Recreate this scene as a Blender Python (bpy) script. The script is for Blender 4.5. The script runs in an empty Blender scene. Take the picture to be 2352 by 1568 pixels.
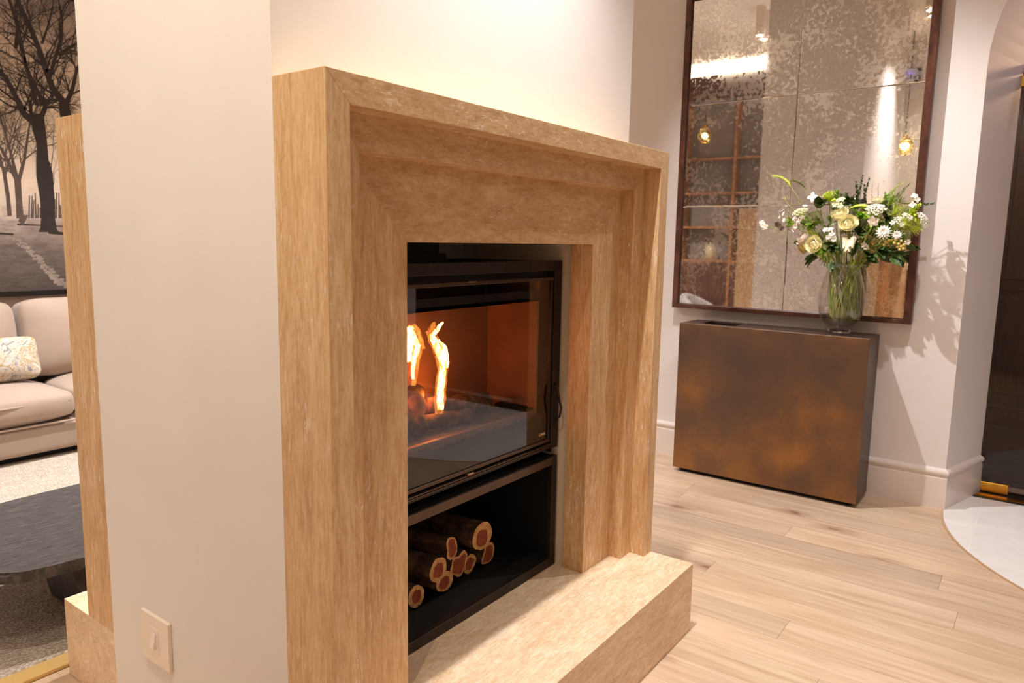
import bpy, bmesh, math, random
from mathutils import Vector, Matrix, noise
random.seed(7)
C = bpy.context.scene.collection
sc = bpy.context.scene
R_ = math.radians
# ------------------------------------------------------------------ camera
FPX = 1665.49
yaw = R_(45) - .1512; pit = -.1386; roll = .0177
F = Vector((math.cos(pit)*math.cos(yaw), math.cos(pit)*math.sin(yaw), math.sin(pit)))
RT = Vector((math.sin(yaw), -math.cos(yaw), 0)); UP = RT.cross(F)
RT, UP = math.cos(roll)*RT + math.sin(roll)*UP, -math.sin(roll)*RT + math.cos(roll)*UP
CAM = Vector((0, 0, 1.3))
cd = bpy.data.cameras.new('camera'); cam = bpy.data.objects.new('camera', cd); C.objects.link(cam)
cam.matrix_world = Matrix(((RT.x, UP.x, -F.x, 0), (RT.y, UP.y, -F.y, 0), (RT.z, UP.z, -F.z, 1.3), (0, 0, 0, 1)))
cd.sensor_width = 36; cd.lens = FPX/2352*36; cd.clip_start = .02
cd.dof.use_dof = True; cd.dof.focus_distance = 2.15; cd.dof.aperture_fstop = 4.5
sc.camera = cam
def pl(px, py, ax, val):                         # point of the pictured pixel on a real plane of the room
    d = F + RT*((px-1176)/FPX) - UP*((py-784)/FPX)
    i = 'xyz'.index(ax); t = (val-CAM[i])/d[i]
    return CAM + d*t
# ------------------------------------------------------------------ colour management, world, lights
sc.view_settings.view_transform = 'Standard'; sc.view_settings.look = 'None'
sc.view_settings.exposure = 0.55; sc.view_settings.gamma = 1; sc.view_settings.use_curve_mapping = False
cy = sc.cycles
cy.max_bounces = 12; cy.diffuse_bounces = 5; cy.glossy_bounces = 6; cy.transmission_bounces = 12; cy.transparent_max_bounces = 16
cy.caustics_reflective = False; cy.caustics_refractive = False; cy.sample_clamp_indirect = 6; cy.use_denoising = True
w = bpy.data.worlds.new('world'); sc.world = w; w.use_nodes = True
w.node_tree.nodes['Background'].inputs[0].default_value = (1, .85, .7, 1); w.node_tree.nodes['Background'].inputs[1].default_value = .2
WARM = (1, .80, .62); SOFT = (1, .975, .965)
CEIL = 3.32
def spot(x, y, e, ang=100, col=WARM, blend=1.0, r=.018, z=3.07, tgt=None):
    l = bpy.data.lights.new('downlight_beam', 'SPOT'); l.energy = e; l.color = col; l.spot_size = R_(ang); l.spot_blend = blend; l.shadow_soft_size = r
    o = bpy.data.objects.new('downlight_beam', l); C.objects.link(o); o.location = (x, y, z)
    d = Vector(tgt if tgt else (x, y, 0)) - Vector((x, y, z))
    o.rotation_euler = d.to_track_quat('-Z', 'Y').to_euler()
    return o
# (x, y, energy, cone): every one hangs in a ceiling fitting built below
DOWN = [
 (1.60, .912, 118, 76, SOFT), (1.44, .918, 86, 76, SOFT),      # pair in front of the mantel
 (1.62, 2.20, 70, 120, SOFT), (1.48, 2.21, 55, 120, SOFT),      # pair behind the partition
 (2.95, 1.55, 150, 78, SOFT),                             # in front of the mirror
 (3.05, .30, 62, 115, SOFT),
 (.22, 1.62, 58, 130, (1, .90, .74)), (.10, .60, 42, 130, (1, .90, .74)),         # passage by the end wall
 (2.9, -1.3, 34, 120, SOFT), (1.0, -1.3, 18, 120, SOFT),  # unseen pair, added as fill light for the front room
 (1.2, 3.9, 230, 120, SOFT), (2.7, 3.9, 210, 120, SOFT),
]
for x, y, e, a, c_ in DOWN: spot(x, y, e, a, c_, tgt=(4.05, .75, 1.15) if a == 78 else None)   # the one by the mirror is turned on to the flowers
def area(x, y, sx, sy, e, col=SOFT):
    l = bpy.data.lights.new('ceiling_panel_light', 'AREA'); l.shape = 'RECTANGLE'; l.size = sx; l.size_y = sy; l.energy = e; l.color = col
    o = bpy.data.objects.new('ceiling_panel_light', l); C.objects.link(o); o.location = (x, y, CEIL-.02); return o

# ------------------------------------------------------------------ materials
def nt(name):
    m = bpy.data.materials.new(name); m.use_nodes = True; t = m.node_tree
    return m, t, t.nodes['Principled BSDF']
def N(t, kind, **kw):
    n = t.nodes.new(kind)
    for k, v in kw.items():
        if k.startswith('_'): setattr(n, k[1:], v)
        else: n.inputs[k.replace('0', ' ')].default_value = v
    return n
def rgb(h): return tuple(((c/255/12.92) if c/255 <= .04045 else ((c/255+.055)/1.055)**2.4) for c in h) + (1,)
def ramp(t, src, stops, interp='LINEAR'):
    r = t.nodes.new('ShaderNodeValToRGB'); r.color_ramp.interpolation = interp
    e = r.color_ramp.elements
    while len(e) < len(stops): e.new(.5)
    for i, (p, c) in enumerate(stops): e[i].position = p; e[i].color = c if len(c) == 4 else c+(1,)
    t.links.new(src, r.inputs[0]); return r
def coords(t, scale=(1, 1, 1), which='Object', rot=(0, 0, 0)):
    if which == 'World': s = N(t, 'ShaderNodeNewGeometry').outputs['Position']
    else: s = N(t, 'ShaderNodeTexCoord').outputs[which]
    mp = N(t, 'ShaderNodeMapping'); mp.inputs['Scale'].default_value = scale; mp.inputs['Rotation'].default_value = rot
    t.links.new(s, mp.inputs[0]); return mp.outputs[0]
def noise_(t, co, scale, detail=4, rough=.55, dist=0):
    n = N(t, 'ShaderNodeTexNoise', Scale=scale, Detail=detail, Roughness=rough, Distortion=dist); t.links.new(co, n.inputs['Vector']); return n.outputs['Fac']
def bump(t, b, h, s=.2, d=.01):
    n = N(t, 'ShaderNodeBump', Strength=s, Distance=d); t.links.new(h, n.inputs['Height']); t.links.new(n.outputs[0], b.inputs['Normal'])
def mixc(t, f, a, b, mode='MIX'):
    n = N(t, 'ShaderNodeMix', _data_type='RGBA', _blend_type=mode)
    for s, v in ((n.inputs[0], f), (n.inputs[6], a), (n.inputs[7], b)):
        if isinstance(v, (float, int, tuple)): s.default_value = v
        else: t.links.new(v, s)
    return n.outputs[2]
def plain(name, col, rough=.5, metal=0, var=0, sc_=6, bmp=0, bs=80, coat=0, sheen=0):
    m, t, b = nt(name); b.inputs['Roughness'].default_value = rough; b.inputs['Metallic'].default_value = metal
    c = rgb(col); co = coords(t)
    n = noise_(t, co, sc_)
    lo = tuple(max(0, v*(1-var)) for v in c[:3]); hi = tuple(min(1, v*(1+var)) for v in c[:3])
    r = ramp(t, n, [(.3, lo), (.7, hi)]); t.links.new(r.outputs[0], b.inputs['Base Color'])
    if bmp: bump(t, b, noise_(t, co, bs, 3), bmp, .003)
    if coat: b.inputs['Coat Weight'].default_value = coat
    if sheen: b.inputs['Sheen Weight'].default_value = sheen
    return m
def travertine(name, scale, seed=0, light=0., rot=(0, 0, 0)):
    m, t, b = nt(name); b.inputs['Roughness'].default_value = .42
    co = coords(t, scale, 'World', rot)
    co1 = coords(t, (1, 1, 1), 'World')
    a = noise_(t, co, 8, 7, .62, .7); bb = noise_(t, co, 44, 6, .75, .2); c = noise_(t, co1, 3, 3)
    k = lambda v: tuple(min(1, x*(1+light)) for x in rgb(v)[:3])
    r1 = ramp(t, a, [(.30, k((184, 136, 84))), (.44, k((209, 166, 112))), (.58, k((222, 184, 131))), (.72, k((238, 210, 164)))])
    r2 = ramp(t, bb, [(.38, k((178, 132, 88))), (.60, k((234, 208, 174)))])
    if light > .2: r1 = ramp(t, a, [(.30, rgb((206, 168, 126))), (.46, rgb((222, 190, 152))), (.58, rgb((232, 206, 172))), (.72, rgb((242, 224, 198)))]); r2 = ramp(t, bb, [(.38, rgb((204, 164, 122))), (.60, rgb((246, 228, 204)))])  # paler ramps put the bright light on the hearth into the stone colour
    m1 = mixc(t, .38, r1.outputs[0], r2.outputs[0])
    # pale calcite flecks
    d = noise_(t, co, 48, 4, .75, 1.2)
    fl = ramp(t, d, [(.56, (0, 0, 0)), (.63, (1, 1, 1))])
    msk = ramp(t, noise_(t, co1, 5, 2), [(.42, (.1, .1, .1)), (.60, (.8, .8, .8))])
    mm = N(t, 'ShaderNodeMath', _operation='MULTIPLY'); t.links.new(fl.outputs[0], mm.inputs[0]); t.links.new(msk.outputs[0], mm.inputs[1])
    m2 = mixc(t, mm.outputs[0], m1, rgb((246, 232, 212)))
    # thin darker veins and pits
    v = ramp(t, noise_(t, co, 9, 7, .7, 1.8), [(.485, (0, 0, 0)), (.5, (1, 1, 1)), (.515, (0, 0, 0))])
    vm = N(t, 'ShaderNodeMath', _operation='MULTIPLY'); vm.inputs[1].default_value = .5; t.links.new(v.outputs[0], vm.inputs[0])
    m3 = mixc(t, vm.outputs[0], m2, rgb((176, 124, 78)))
    vo = N(t, 'ShaderNodeTexVoronoi', Scale=30); t.links.new(coords(t, tuple(s*1 for s in scale), 'World', rot), vo.inputs['Vector'])
    p = ramp(t, vo.outputs['Distance'], [(.03, (1, 1, 1)), (.06, (0, 0, 0))])
    pm = N(t, 'ShaderNodeMath', _operation='MULTIPLY'); pm.inputs[1].default_value = .7; t.links.new(p.outputs[0], pm.inputs[0])
    m4 = mixc(t, pm.outputs[0], m3, rgb((150, 96, 56)))
    t.links.new(m4, b.inputs['Base Color'])
    bump(t, b, d, .16, .002)
    return m
TV = travertine('travertine_vertical_grain', (2.6, 2.6, .34))
TH = travertine('travertine_long_grain', (.7, 2.2, 2.2))
TT = travertine('travertine_slab_top', (.8, 3.0, 3.0), light=.30)  # same stone, lightened to carry the strong light on the hearth top
WALL = plain('wall_paint', (236, 230, 225), .62, var=.015, bmp=.05, bs=220)
WALL2 = plain('wall_paint_satin', (234, 226, 222), .5, var=.015, bmp=.03, bs=200)
TRIM = plain('skirting_gloss_paint', (232, 220, 212), .22, var=.01, coat=.2)
PLASTER = plain('raw_plaster', (226, 208, 184), .8, var=.06, bmp=.3, bs=60)
CEILM = plain('ceiling_paint', (245, 238, 228), .8, var=.01)
BLACK = plain('black_steel', (52, 42, 36), .42, .55, var=.25, sc_=40, bmp=.06, bs=300)
BLACKD = plain('matt_black_liner', (11, 10, 10), .7, .1, var=.2)
FIREB = plain('refractory_board', (150, 100, 66), .9, var=.12, sc_=9, bmp=.2, bs=40)
DARKTRIM = plain('burnished_edge_trim', (92, 72, 58), .35, .7, var=.1)
WHITEP = plain('white_plastic', (240, 226, 212), .3, var=.01)
GOLD = plain('brushed_brass', (226, 170, 70), .28, 1, var=.08, sc_=30)
WALNUT = None
def wood(name, lo, mid, hi, scale=(1, 1, 1), rough=.4, bmp=.1, world=False, freq=12):
    m, t, b = nt(name); b.inputs['Roughness'].default_value = rough
    co = coords(t, scale, 'World' if world else 'Object')
    a = noise_(t, co, freq, 6, .6, .6); c = noise_(t, co, freq*5, 4, .6)
    r = ramp(t, a, [(.3, rgb(lo)), (.5, rgb(mid)), (.7, rgb(hi))])
    r2 = ramp(t, c, [(.35, (.72, .72, .72)), (.6, (1, 1, 1))])
    t.links.new(mixc(t, .6, r.outputs[0], r2.outputs[0], 'MULTIPLY'), b.inputs['Base Color'])
    bump(t, b, c, bmp, .004); return m
WALNUT = wood('walnut_frame', (62, 34, 24), (88, 50, 36), (116, 72, 54), (6, 1, 1), .35, .15, True)
WALNUTH = WALNUT
SHELFW = wood('oiled_shelf_wood', (120, 74, 40), (160, 104, 58), (190, 132, 80), (3, 1, 3), .45, .1, True)
CABW = wood('dark_cabinet_wood', (58, 32, 22), (82, 47, 32), (110, 66, 44), (4, 4, .6), .4, .1, True)
SHELFB = plain('grey_shelf_back', (120, 108, 100), .7, var=.1)
# oak planks : tone from the plank's own colour
def oak():
    m, t, b = nt('oak_plank'); b.inputs['Roughness'].default_value = .33
    oi = N(t, 'ShaderNodeObjectInfo'); g = N(t, 'ShaderNodeNewGeometry')
    add = N(t, 'ShaderNodeVectorMath', _operation='ADD'); mul = N(t, 'ShaderNodeVectorMath', _operation='SCALE'); mul.inputs['Scale'].default_value = 37
    cb = N(t, 'ShaderNodeCombineXYZ'); t.links.new(oi.outputs['Random'], cb.inputs[0]); t.links.new(oi.outputs['Random'], cb.inputs[1]); t.links.new(cb.outputs[0], mul.inputs[0])
    t.links.new(g.outputs['Position'], add.inputs[0]); t.links.new(mul.outputs[0], add.inputs[1])
    mp = N(t, 'ShaderNodeMapping'); mp.inputs['Scale'].default_value = (7, .55, 1); t.links.new(add.outputs[0], mp.inputs[0])
    a = noise_(t, mp.outputs[0], 2.2, 5, .6, 1.6); c = noise_(t, mp.outputs[0], 13, 6, .65, .5)
    mp2 = N(t, 'ShaderNodeMapping'); mp2.inputs['Scale'].default_value = (3.2, 1.1, 1); t.links.new(add.outputs[0], mp2.inputs[0])
    r = ramp(t, a, [(.3, rgb((194, 165, 138))), (.5, rgb((209, 182, 155))), (.7, rgb((220, 197, 172)))])
    r2 = ramp(t, c, [(.33, (.90, .875, .85)), (.55, (1, 1, 1))])
    x = mixc(t, .75, r.outputs[0], r2.outputs[0], 'MULTIPLY')
    # grain figure
    wv = N(t, 'ShaderNodeTexWave', _wave_type='BANDS', _bands_direction='X', Scale=1.1, Distortion=9, Detail=3); wv.inputs['Detail Scale'].default_value = .8
    t.links.new(mp.outputs[0], wv.inputs['Vector'])
    r3 = ramp(t, wv.outputs['Fac'], [(0, (.95, .93, .91)), (.5, (1, 1, 1))])
    x = mixc(t, .7, x, r3.outputs[0], 'MULTIPLY')
    # knots
    vo = N(t, 'ShaderNodeTexVoronoi', _voronoi_dimensions='2D', Scale=.62); nd = N(t, 'ShaderNodeVectorMath', _operation='ADD')
    n3 = N(t, 'ShaderNodeTexNoise', Scale=9, Detail=3); t.links.new(mp2.outputs[0], n3.inputs['Vector'])
    sc3 = N(t, 'ShaderNodeVectorMath', _operation='SCALE'); sc3.inputs['Scale'].default_value = .16; t.links.new(n3.outputs['Color'], sc3.inputs[0])
    t.links.new(mp2.outputs[0], nd.inputs[0]); t.links.new(sc3.outputs[0], nd.inputs[1]); t.links.new(nd.outputs[0], vo.inputs['Vector'])
    kn = ramp(t, vo.outputs['Distance'], [(.01, (.8, .8, .8)), (.03, (.4, .4, .4)), (.085, (0, 0, 0))])
    x = mixc(t, kn.outputs[0], x, rgb((128, 84, 58)))
    x = mixc(t, 1.0, x, oi.outputs['Color'], 'MULTIPLY')
    t.links.new(x, b.inputs['Base Color']); bump(t, b, c, .05, .002)
    return m
OAK = oak()
def bronze():
    m, t, b = nt('patinated_bronze'); b.inputs['Metallic'].default_value = .55
    co = coords(t, (1, 1, 1), 'World'); a = noise_(t, co, 3.6, 5, .5, .15); f = noise_(t, co, 40, 5, .7)
    g = N(t, 'ShaderNodeSeparateXYZ'); t.links.new(co, g.inputs[0])
    mr = N(t, 'ShaderNodeMapRange'); mr.inputs['From Min'].default_value = 0; mr.inputs['From Max'].default_value = .8; mr.inputs['To Min'].default_value = .14; mr.inputs['To Max'].default_value = -.10
    t.links.new(g.outputs[2], mr.inputs[0]); ad = N(t, 'ShaderNodeMath', _operation='ADD'); t.links.new(a, ad.inputs[0]); t.links.new(mr.outputs[0], ad.inputs[1])
    r = ramp(t, ad.outputs[0], [(.26, rgb((100, 80, 68))), (.46, rgb((116, 88, 68))), (.62, rgb((138, 100, 66))), (.86, rgb((178, 122, 62)))])
    r2 = ramp(t, f, [(.3, (.86, .86, .86)), (.7, (1, 1, 1))])
    t.links.new(mixc(t, .8, r.outputs[0], r2.outputs[0], 'MULTIPLY'), b.inputs['Base Color'])
    rr = ramp(t, f, [(.3, (.36, .36, .36)), (.7, (.5, .5, .5))]); t.links.new(rr.outputs[0], b.inputs['Roughness'])
    return m
BRONZE = bronze()
BRONZET = plain('bronze_top', (84, 64, 56), .4, .6, var=.25, sc_=7)
def thin_glass(name, tint=(1, 1, 1), refl=1.0, base=.045):
    m, t, b = nt(name); t.nodes.remove(b); out = t.nodes['Material Output']
    tr = N(t, 'ShaderNodeBsdfTransparent'); tr.inputs[0].default_value = tint+(1,)
    gl = N(t, 'ShaderNodeBsdfGlossy'); gl.inputs['Roughness'].default_value = .0; gl.inputs[0].default_value = (refl, refl, refl, 1)
    mx = N(t, 'ShaderNodeMixShader'); g = N(t, 'ShaderNodeNewGeometry'); dt = N(t, 'ShaderNodeVectorMath', _operation='DOT_PRODUCT')
    t.links.new(g.outputs['Incoming'], dt.inputs[0]); t.links.new(g.outputs['Normal'], dt.inputs[1])
    ab = N(t, 'ShaderNodeMath', _operation='ABSOLUTE'); t.links.new(dt.outputs['Value'], ab.inputs[0])
    om = N(t, 'ShaderNodeMath', _operation='SUBTRACT'); om.inputs[0].default_value = 1; t.links.new(ab.outputs[0], om.inputs[1])
    pw = N(t, 'ShaderNodeMath', _operation='POWER'); pw.inputs[1].default_value = 5; t.links.new(om.outputs[0], pw.inputs[0])
    ma = N(t, 'ShaderNodeMath', _operation='MULTIPLY_ADD'); ma.inputs[1].default_value = .955; ma.inputs[2].default_value = base; t.links.new(pw.outputs[0], ma.inputs[0])
    t.links.new(ma.outputs[0], mx.inputs[0]); t.links.new(tr.outputs[0], mx.inputs[1]); t.links.new(gl.outputs[0], mx.inputs[2]); t.links.new(mx.outputs[0], out.inputs[0])
    return m
PANE = thin_glass('heatproof_pane', (.93, .9, .88)); DOORG = thin_glass('door_glass', (.72, .70, .68), .8, .025)
def glass(name, ior, col=(1, 1, 1)):
    m, t, b = nt(name); b.inputs['Transmission Weight'].default_value = 1; b.inputs['Roughness'].default_value = 0; b.inputs['IOR'].default_value = ior; b.inputs['Base Color'].default_value = col+(1,); return m
GLASS = thin_glass('clear_glass', (.97, .975, .97), 1.0, .07); SOLIDG = glass('solid_glass', 1.45)
WATER = glass('water', 1.12, (.98, 1, .97));
t = WATER.node_tree; tr_ = N(t, 'ShaderNodeBsdfTransparent'); mx_ = N(t, 'ShaderNodeMixShader'); mx_.inputs[0].default_value = .12; t.links.new(tr_.outputs[0], mx_.inputs[1]); t.links.new(t.nodes['Principled BSDF'].outputs[0], mx_.inputs[2]); t.links.new(mx_.outputs[0], t.nodes['Material Output'].inputs[0])
AMBER = glass('amber_glass', 1.5, (1, .72, .25))
def mirror_mat():
    m, t, b = nt('antiqued_mirror'); out = t.nodes['Material Output']
    b.inputs['Metallic'].default_value = 1; b.inputs['Base Color'].default_value = (.80, .76, .70, 1); b.inputs['Roughness'].default_value = .015
    co = coords(t, (1, 1, 1), 'World')
    oi = N(t, 'ShaderNodeObjectInfo'); sh = N(t, 'ShaderNodeCombineXYZ'); mu = N(t, 'ShaderNodeMath', _operation='MULTIPLY'); mu.inputs[1].default_value = 13
    t.links.new(oi.outputs['Random'], mu.inputs[0]); t.links.new(mu.outputs[0], sh.inputs[0])
    ad = N(t, 'ShaderNodeVectorMath', _operation='ADD'); t.links.new(co, ad.inputs[0]); t.links.new(sh.outputs[0], ad.inputs[1])
    big = noise_(t, ad.outputs[0], 3.6, 2, .5, .6); sm = noise_(t, ad.outputs[0], 50, 5, .64, .3); fine = noise_(t, ad.outputs[0], 90, 2)
    s1 = N(t, 'ShaderNodeMath', _operation='MULTIPLY_ADD'); s1.inputs[1].default_value = .62; t.links.new(big, s1.inputs[0]); t.links.new(sm, s1.inputs[2])
    patch = ramp(t, s1.outputs[0], [(.835, (0, 0, 0)), (.85, (1, 1, 1))])
    ring = ramp(t, s1.outputs[0], [(.815, (0, 0, 0)), (.832, (1, 1, 1)), (.842, (1, 1, 1)), (.858, (0, 0, 0))])
    # remove brown where the broad noise is low
    c1 = mixc(t, patch.outputs[0], (.83, .80, .77, 1), (.97, .945, .92, 1))
    c2 = mixc(t, ring.outputs[0], c1, (.52, .42, .29, 1)); t.links.new(c2, b.inputs['Base Color'])
    rg = N(t, 'ShaderNodeMath', _operation='MULTIPLY_ADD'); rg.inputs[1].default_value = .05; rg.inputs[2].default_value = .015; t.links.new(patch.outputs[0], rg.inputs[0]); t.links.new(rg.outputs[0], b.inputs['Roughness'])
    hz = N(t, 'ShaderNodeBsdfDiffuse'); hz.inputs[0].default_value = rgb((220, 200, 178)); mx = N(t, 'ShaderNodeMixShader'); hm = N(t, 'ShaderNodeMath', _operation='MULTIPLY_ADD'); hm.inputs[1].default_value = .08; hm.inputs[2].default_value = .035; t.links.new(patch.outputs[0], hm.inputs[0]); t.links.new(hm.outputs[0], mx.inputs[0])
    t.links.new(b.outputs[0], mx.inputs[1]); t.links.new(hz.outputs[0], mx.inputs[2]); t.links.new(mx.outputs[0], out.inputs[0]); return m
MIRROR = mirror_mat()
def emis(name, col, s):
    m, t, b = nt(name); b.inputs['Base Color'].default_value = (0, 0, 0, 1); b.inputs['Emission Color'].default_value = col+(1,); b.inputs['Emission Strength'].default_value = s; return m
LAMPON = emis('lit_lamp_face', (1, .88, .72), 14)
BLUELED = emis('blue_led', (.15, .15, 1), 4)
# ------------------------------------------------------------------ mesh helpers
def add_box(bm, a, b_):
    (x0, y0, z0), (x1, y1, z1) = a, b_
    v = [bm.verts.new(p) for p in ((x0, y0, z0), (x1, y0, z0), (x1, y1, z0), (x0, y1, z0), (x0, y0, z1), (x1, y0, z1), (x1, y1, z1), (x0, y1, z1))]
    for f in ((0, 3, 2, 1), (4, 5, 6, 7), (0, 1, 5, 4), (1, 2, 6, 5), (2, 3, 7, 6), (3, 0, 4, 7)): bm.faces.new([v[i] for i in f])
    return v
def add_prism(bm, A, B):                         # two matching 3D outlines -> closed solid
    a = [bm.verts.new(p) for p in A]; b_ = [bm.verts.new(p) for p in B]; n = len(a)
    bm.faces.new(a[::-1]); bm.faces.new(b_)
    for i in range(n): bm.faces.new((a[i], a[(i+1) % n], b_[(i+1) % n], b_[i]))
def add_tube(bm, pts, r, seg=8, r1=None, cap=True):
    pts = [Vector(p) for p in pts]; n = len(pts); rings = []
    ref = Vector((.31, .2, .93)).normalized()
    for i, p in enumerate(pts):
        d = (pts[min(i+1, n-1)] - pts[max(i-1, 0)]).normalized()
        a = d.cross(ref)
        if a.length < .05: a = d.cross(Vector((1, 0, 0)))
        a.normalize(); b_ = d.cross(a)
        rr = r[i] if isinstance(r, (list, tuple)) else (r if r1 is None else r + (r1-r)*i/(n-1))
        rings.append([bm.verts.new(p + a*rr*math.cos(2*math.pi*k/seg) + b_*rr*math.sin(2*math.pi*k/seg)) for k in range(seg)])
    for i in range(n-1):
        for k in range(seg): bm.faces.new((rings[i][k], rings[i][(k+1) % seg], rings[i+1][(k+1) % seg], rings[i+1][k]))
    if cap: bm.faces.new(rings[0][::-1]); bm.faces.new(rings[-1])
def add_lathe(bm, prof, seg=32, c=(0, 0, 0)):
    rings = []
    for r, z in prof:
        if r < 1e-5: rings.append([bm.verts.new((c[0], c[1], c[2]+z))])
        else: rings.append([bm.verts.new((c[0]+r*math.cos(2*math.pi*k/seg), c[1]+r*math.sin(2*math.pi*k/seg), c[2]+z)) for k in range(seg)])
    for A, B in zip(rings, rings[1:]):
        for k in range(seg):
            q = [A[k % len(A)], A[(k+1) % len(A)], B[(k+1) % len(B)], B[k % len(B)]]
            u = []
            for v in q:
                if v not in u: u.append(v)
            if len(u) > 2: bm.faces.new(u)
def bev(bm, w_, seg=2):
    bmesh.ops.bevel(bm, geom=list(bm.edges), offset=w_, segments=seg, profile=.6, affect='EDGES', clamp_overlap=True)
def obj(name, bm, mat, parent=None, smooth=False, loc=None):
    bmesh.ops.recalc_face_normals(bm, faces=bm.faces)
    me = bpy.data.meshes.new(name); bm.to_mesh(me); bm.free()
    for m in (mat if isinstance(mat, (list, tuple)) else [mat]): me.materials.append(m)
    if smooth:
        for p in me.polygons: p.use_smooth = True
    o = bpy.data.objects.new(name, me); C.objects.link(o)
    if loc: o.location = loc
    if parent: o.parent = parent
    return o
def boxo(name, a, b_, mat, parent=None, bv=0, seg=2):
    bm = bmesh.new(); add_box(bm, a, b_)
    if bv: bev(bm, bv, seg)
    return obj(name, bm, mat, parent)
def tag(o, label=None, cat=None, group=None, kind=None):
    if label: o['label'] = label
    if cat: o['category'] = cat
    if group: o['group'] = group
    if kind: o['kind'] = kind
    return o
def thing(name, label, cat, loc=(0, 0, 0), group=None):
    o = bpy.data.objects.new(name, None); C.objects.link(o); o.location = loc; o.empty_display_size = .05
    return tag(o, label, cat, group)
def rel(o, loc):                                 # move a part's mesh so that it hangs under an Empty standing at loc
    o.data.transform(Matrix.Translation(-Vector(loc))); return o
def settle(root):                                # parts were written in world coordinates: make them local to the root
    l = root.location.copy()
    for ch in root.children:
        if ch.type == 'MESH' and not ch.get('_loc'): ch.location = ch.location - l
def struct(name, bm, m, smooth=False): return tag(obj(name, bm, m, None, smooth), kind='structure')
def sroot(name):
    o = bpy.data.objects.new(name, None); C.objects.link(o); return tag(o, kind='structure')
# ------------------------------------------------------------------ dimensions read from the picture
X0, X1 = .840, 2.2276            # ends of the partition
YW, YB = 1.170, 1.929            # its two faces
YM = 1.0225; Y1 = 1.0764; Y2 = 1.1214; YR = 1.198
HM = 1.5878; ZH = .237; YHF = .8672
S1, S2, S3 = .0545, .1235, .296
YI = 1.231
XM = 4.112
YC = .322                        # corner of the mirror wall at the arch
XWL = -.26                       # wall with the shelves (behind the camera's left)
# ------------------------------------------------------------------ floor
fl = sroot('floor')
boxo('subfloor', (XWL-.1, -3.6, -.06), (4.62, 5.6, -.016), plain('screed', (120, 100, 80), .9), fl)
bm = bmesh.new(); add_box(bm, (-.5, -.5, -.5), (.5, .5, .5))
me_pl = bpy.data.meshes.new('plank'); bm.to_mesh(me_pl); bm.free(); me_pl.materials.append(OAK)
rows = []; x = 2.354 - .1492*18
while x < 4.6: rows.append(x); x += .1492
known = {18: [.614], 19: [-.45], 22: [-.15], 23: [.228], 24: [.85, -.9], 25: [1.43, -.35], 27: [.24]}
tones = {(23, 1): .80, (22, 1): .93, (18, 1): .90, (18, 0): 1.0, (19, 1): 1.05, (24, 1): .93, (24, 2): 1.06, (25, 1): .98, (21, 1): .95, (20, 1): 1.02, (26, 1): .9, (17, 1): 1.04}
for i, xr in enumerate(rows):
    ends = list(known.get(i, [random.uniform(-1.4, .2)]))
    lo = min(ends)
    while lo > -3.5: lo -= random.uniform(1.5, 2.1); ends.append(lo)
    hi = max(ends)
    while hi < 5.5: hi += random.uniform(1.7, 2.2); ends.append(hi)
    ends = sorted(max(-3.6, min(5.6, e)) for e in ends)
    k0 = [k for k in range(len(ends)-1) if ends[k+1] >= .9]
    for k in range(len(ends)-1):
        a, b_ = ends[k], ends[k+1]
        if b_-a < .05: continue
        o = bpy.data.objects.new('plank', me_pl); C.objects.link(o); o.parent = fl
        o.location = (xr+.0746, (a+b_)/2, -.008); o.scale = (.1492-.0007, b_-a-.0009, .016 + random.uniform(0, .0004))
        tn = random.uniform(.9, 1.06)
        if a <= .9 < b_: tn = {23: .80, 22: .95, 21: 1.03, 20: .98, 19: 1.04, 18: .92, 17: 1.05, 24: .95, 25: 1.02, 26: .93}.get(i, tn)
        o.color = (tn, tn*random.uniform(.975, 1.0), tn*random.uniform(.94, 1.0), 1)
# tiled half round in front of the arch
TC = (4.1434, -.8516); TR = 1.168
tile = sroot('trim_1'); TILEM = plain('pale_stone_tile', (240, 235, 233), .22, var=.05, sc_=9); GROUT = plain('pale_grout', (240, 236, 232), .6)
def clip(poly, keep):                           # Sutherland-Hodgman against half planes
    for (nx, ny, d) in keep:
        out = []
        for i in range(len(poly)):
            p, q = poly[i], poly[(i+1) % len(poly)]
            dp = nx*p[0]+ny*p[1]-d; dq = nx*q[0]+ny*q[1]-d
            if dp <= 0: out.append(p)
            if dp*dq < 0:
                s = dp/(dp-dq); out.append((p[0]+(q[0]-p[0])*s, p[1]+(q[1]-p[1])*s))
        poly = out
        if len(poly) < 3: return []
    return poly
NS = 120
planes = [(math.cos(2*math.pi*k/NS), math.sin(2*math.pi*k/NS), TC[0]*math.cos(2*math.pi*k/NS)+TC[1]*math.sin(2*math.pi*k/NS)+TR-.004) for k in range(NS)] + [(1, 0, 4.425)]
disc = clip([(2, -4), (4.42, -4), (4.42, 2), (2, 2)], planes)
bm = bmesh.new(); add_prism(bm, [(p[0], p[1], .0004) for p in disc], [(p[0], p[1], .0022) for p in disc]); obj('grout_bed', bm, GROUT, tile)
xx = 4.425; ri = 0
while xx > 2.9:
    yy = .17 - (ri % 2)*0.0
    for k in range(-7, 4):
        a = yy + k*.305
        p = clip([(xx-.148, a), (xx-.002, a), (xx-.002, a+.302), (xx-.148, a+.302)], planes)
        if p:
            bm = bmesh.new(); add_prism(bm, [(q[0], q[1], .001) for q in p], [(q[0], q[1], .0034) for q in p]); obj('tile', bm, TILEM, tile)
    xx -= .15; ri += 1
bm = bmesh.new()
pa = [(TC[0]+(TR+.006)*math.cos(a), TC[1]+(TR+.006)*math.sin(a)) for a in [R_(90+k*2) for k in range(0, 91)]]
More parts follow.
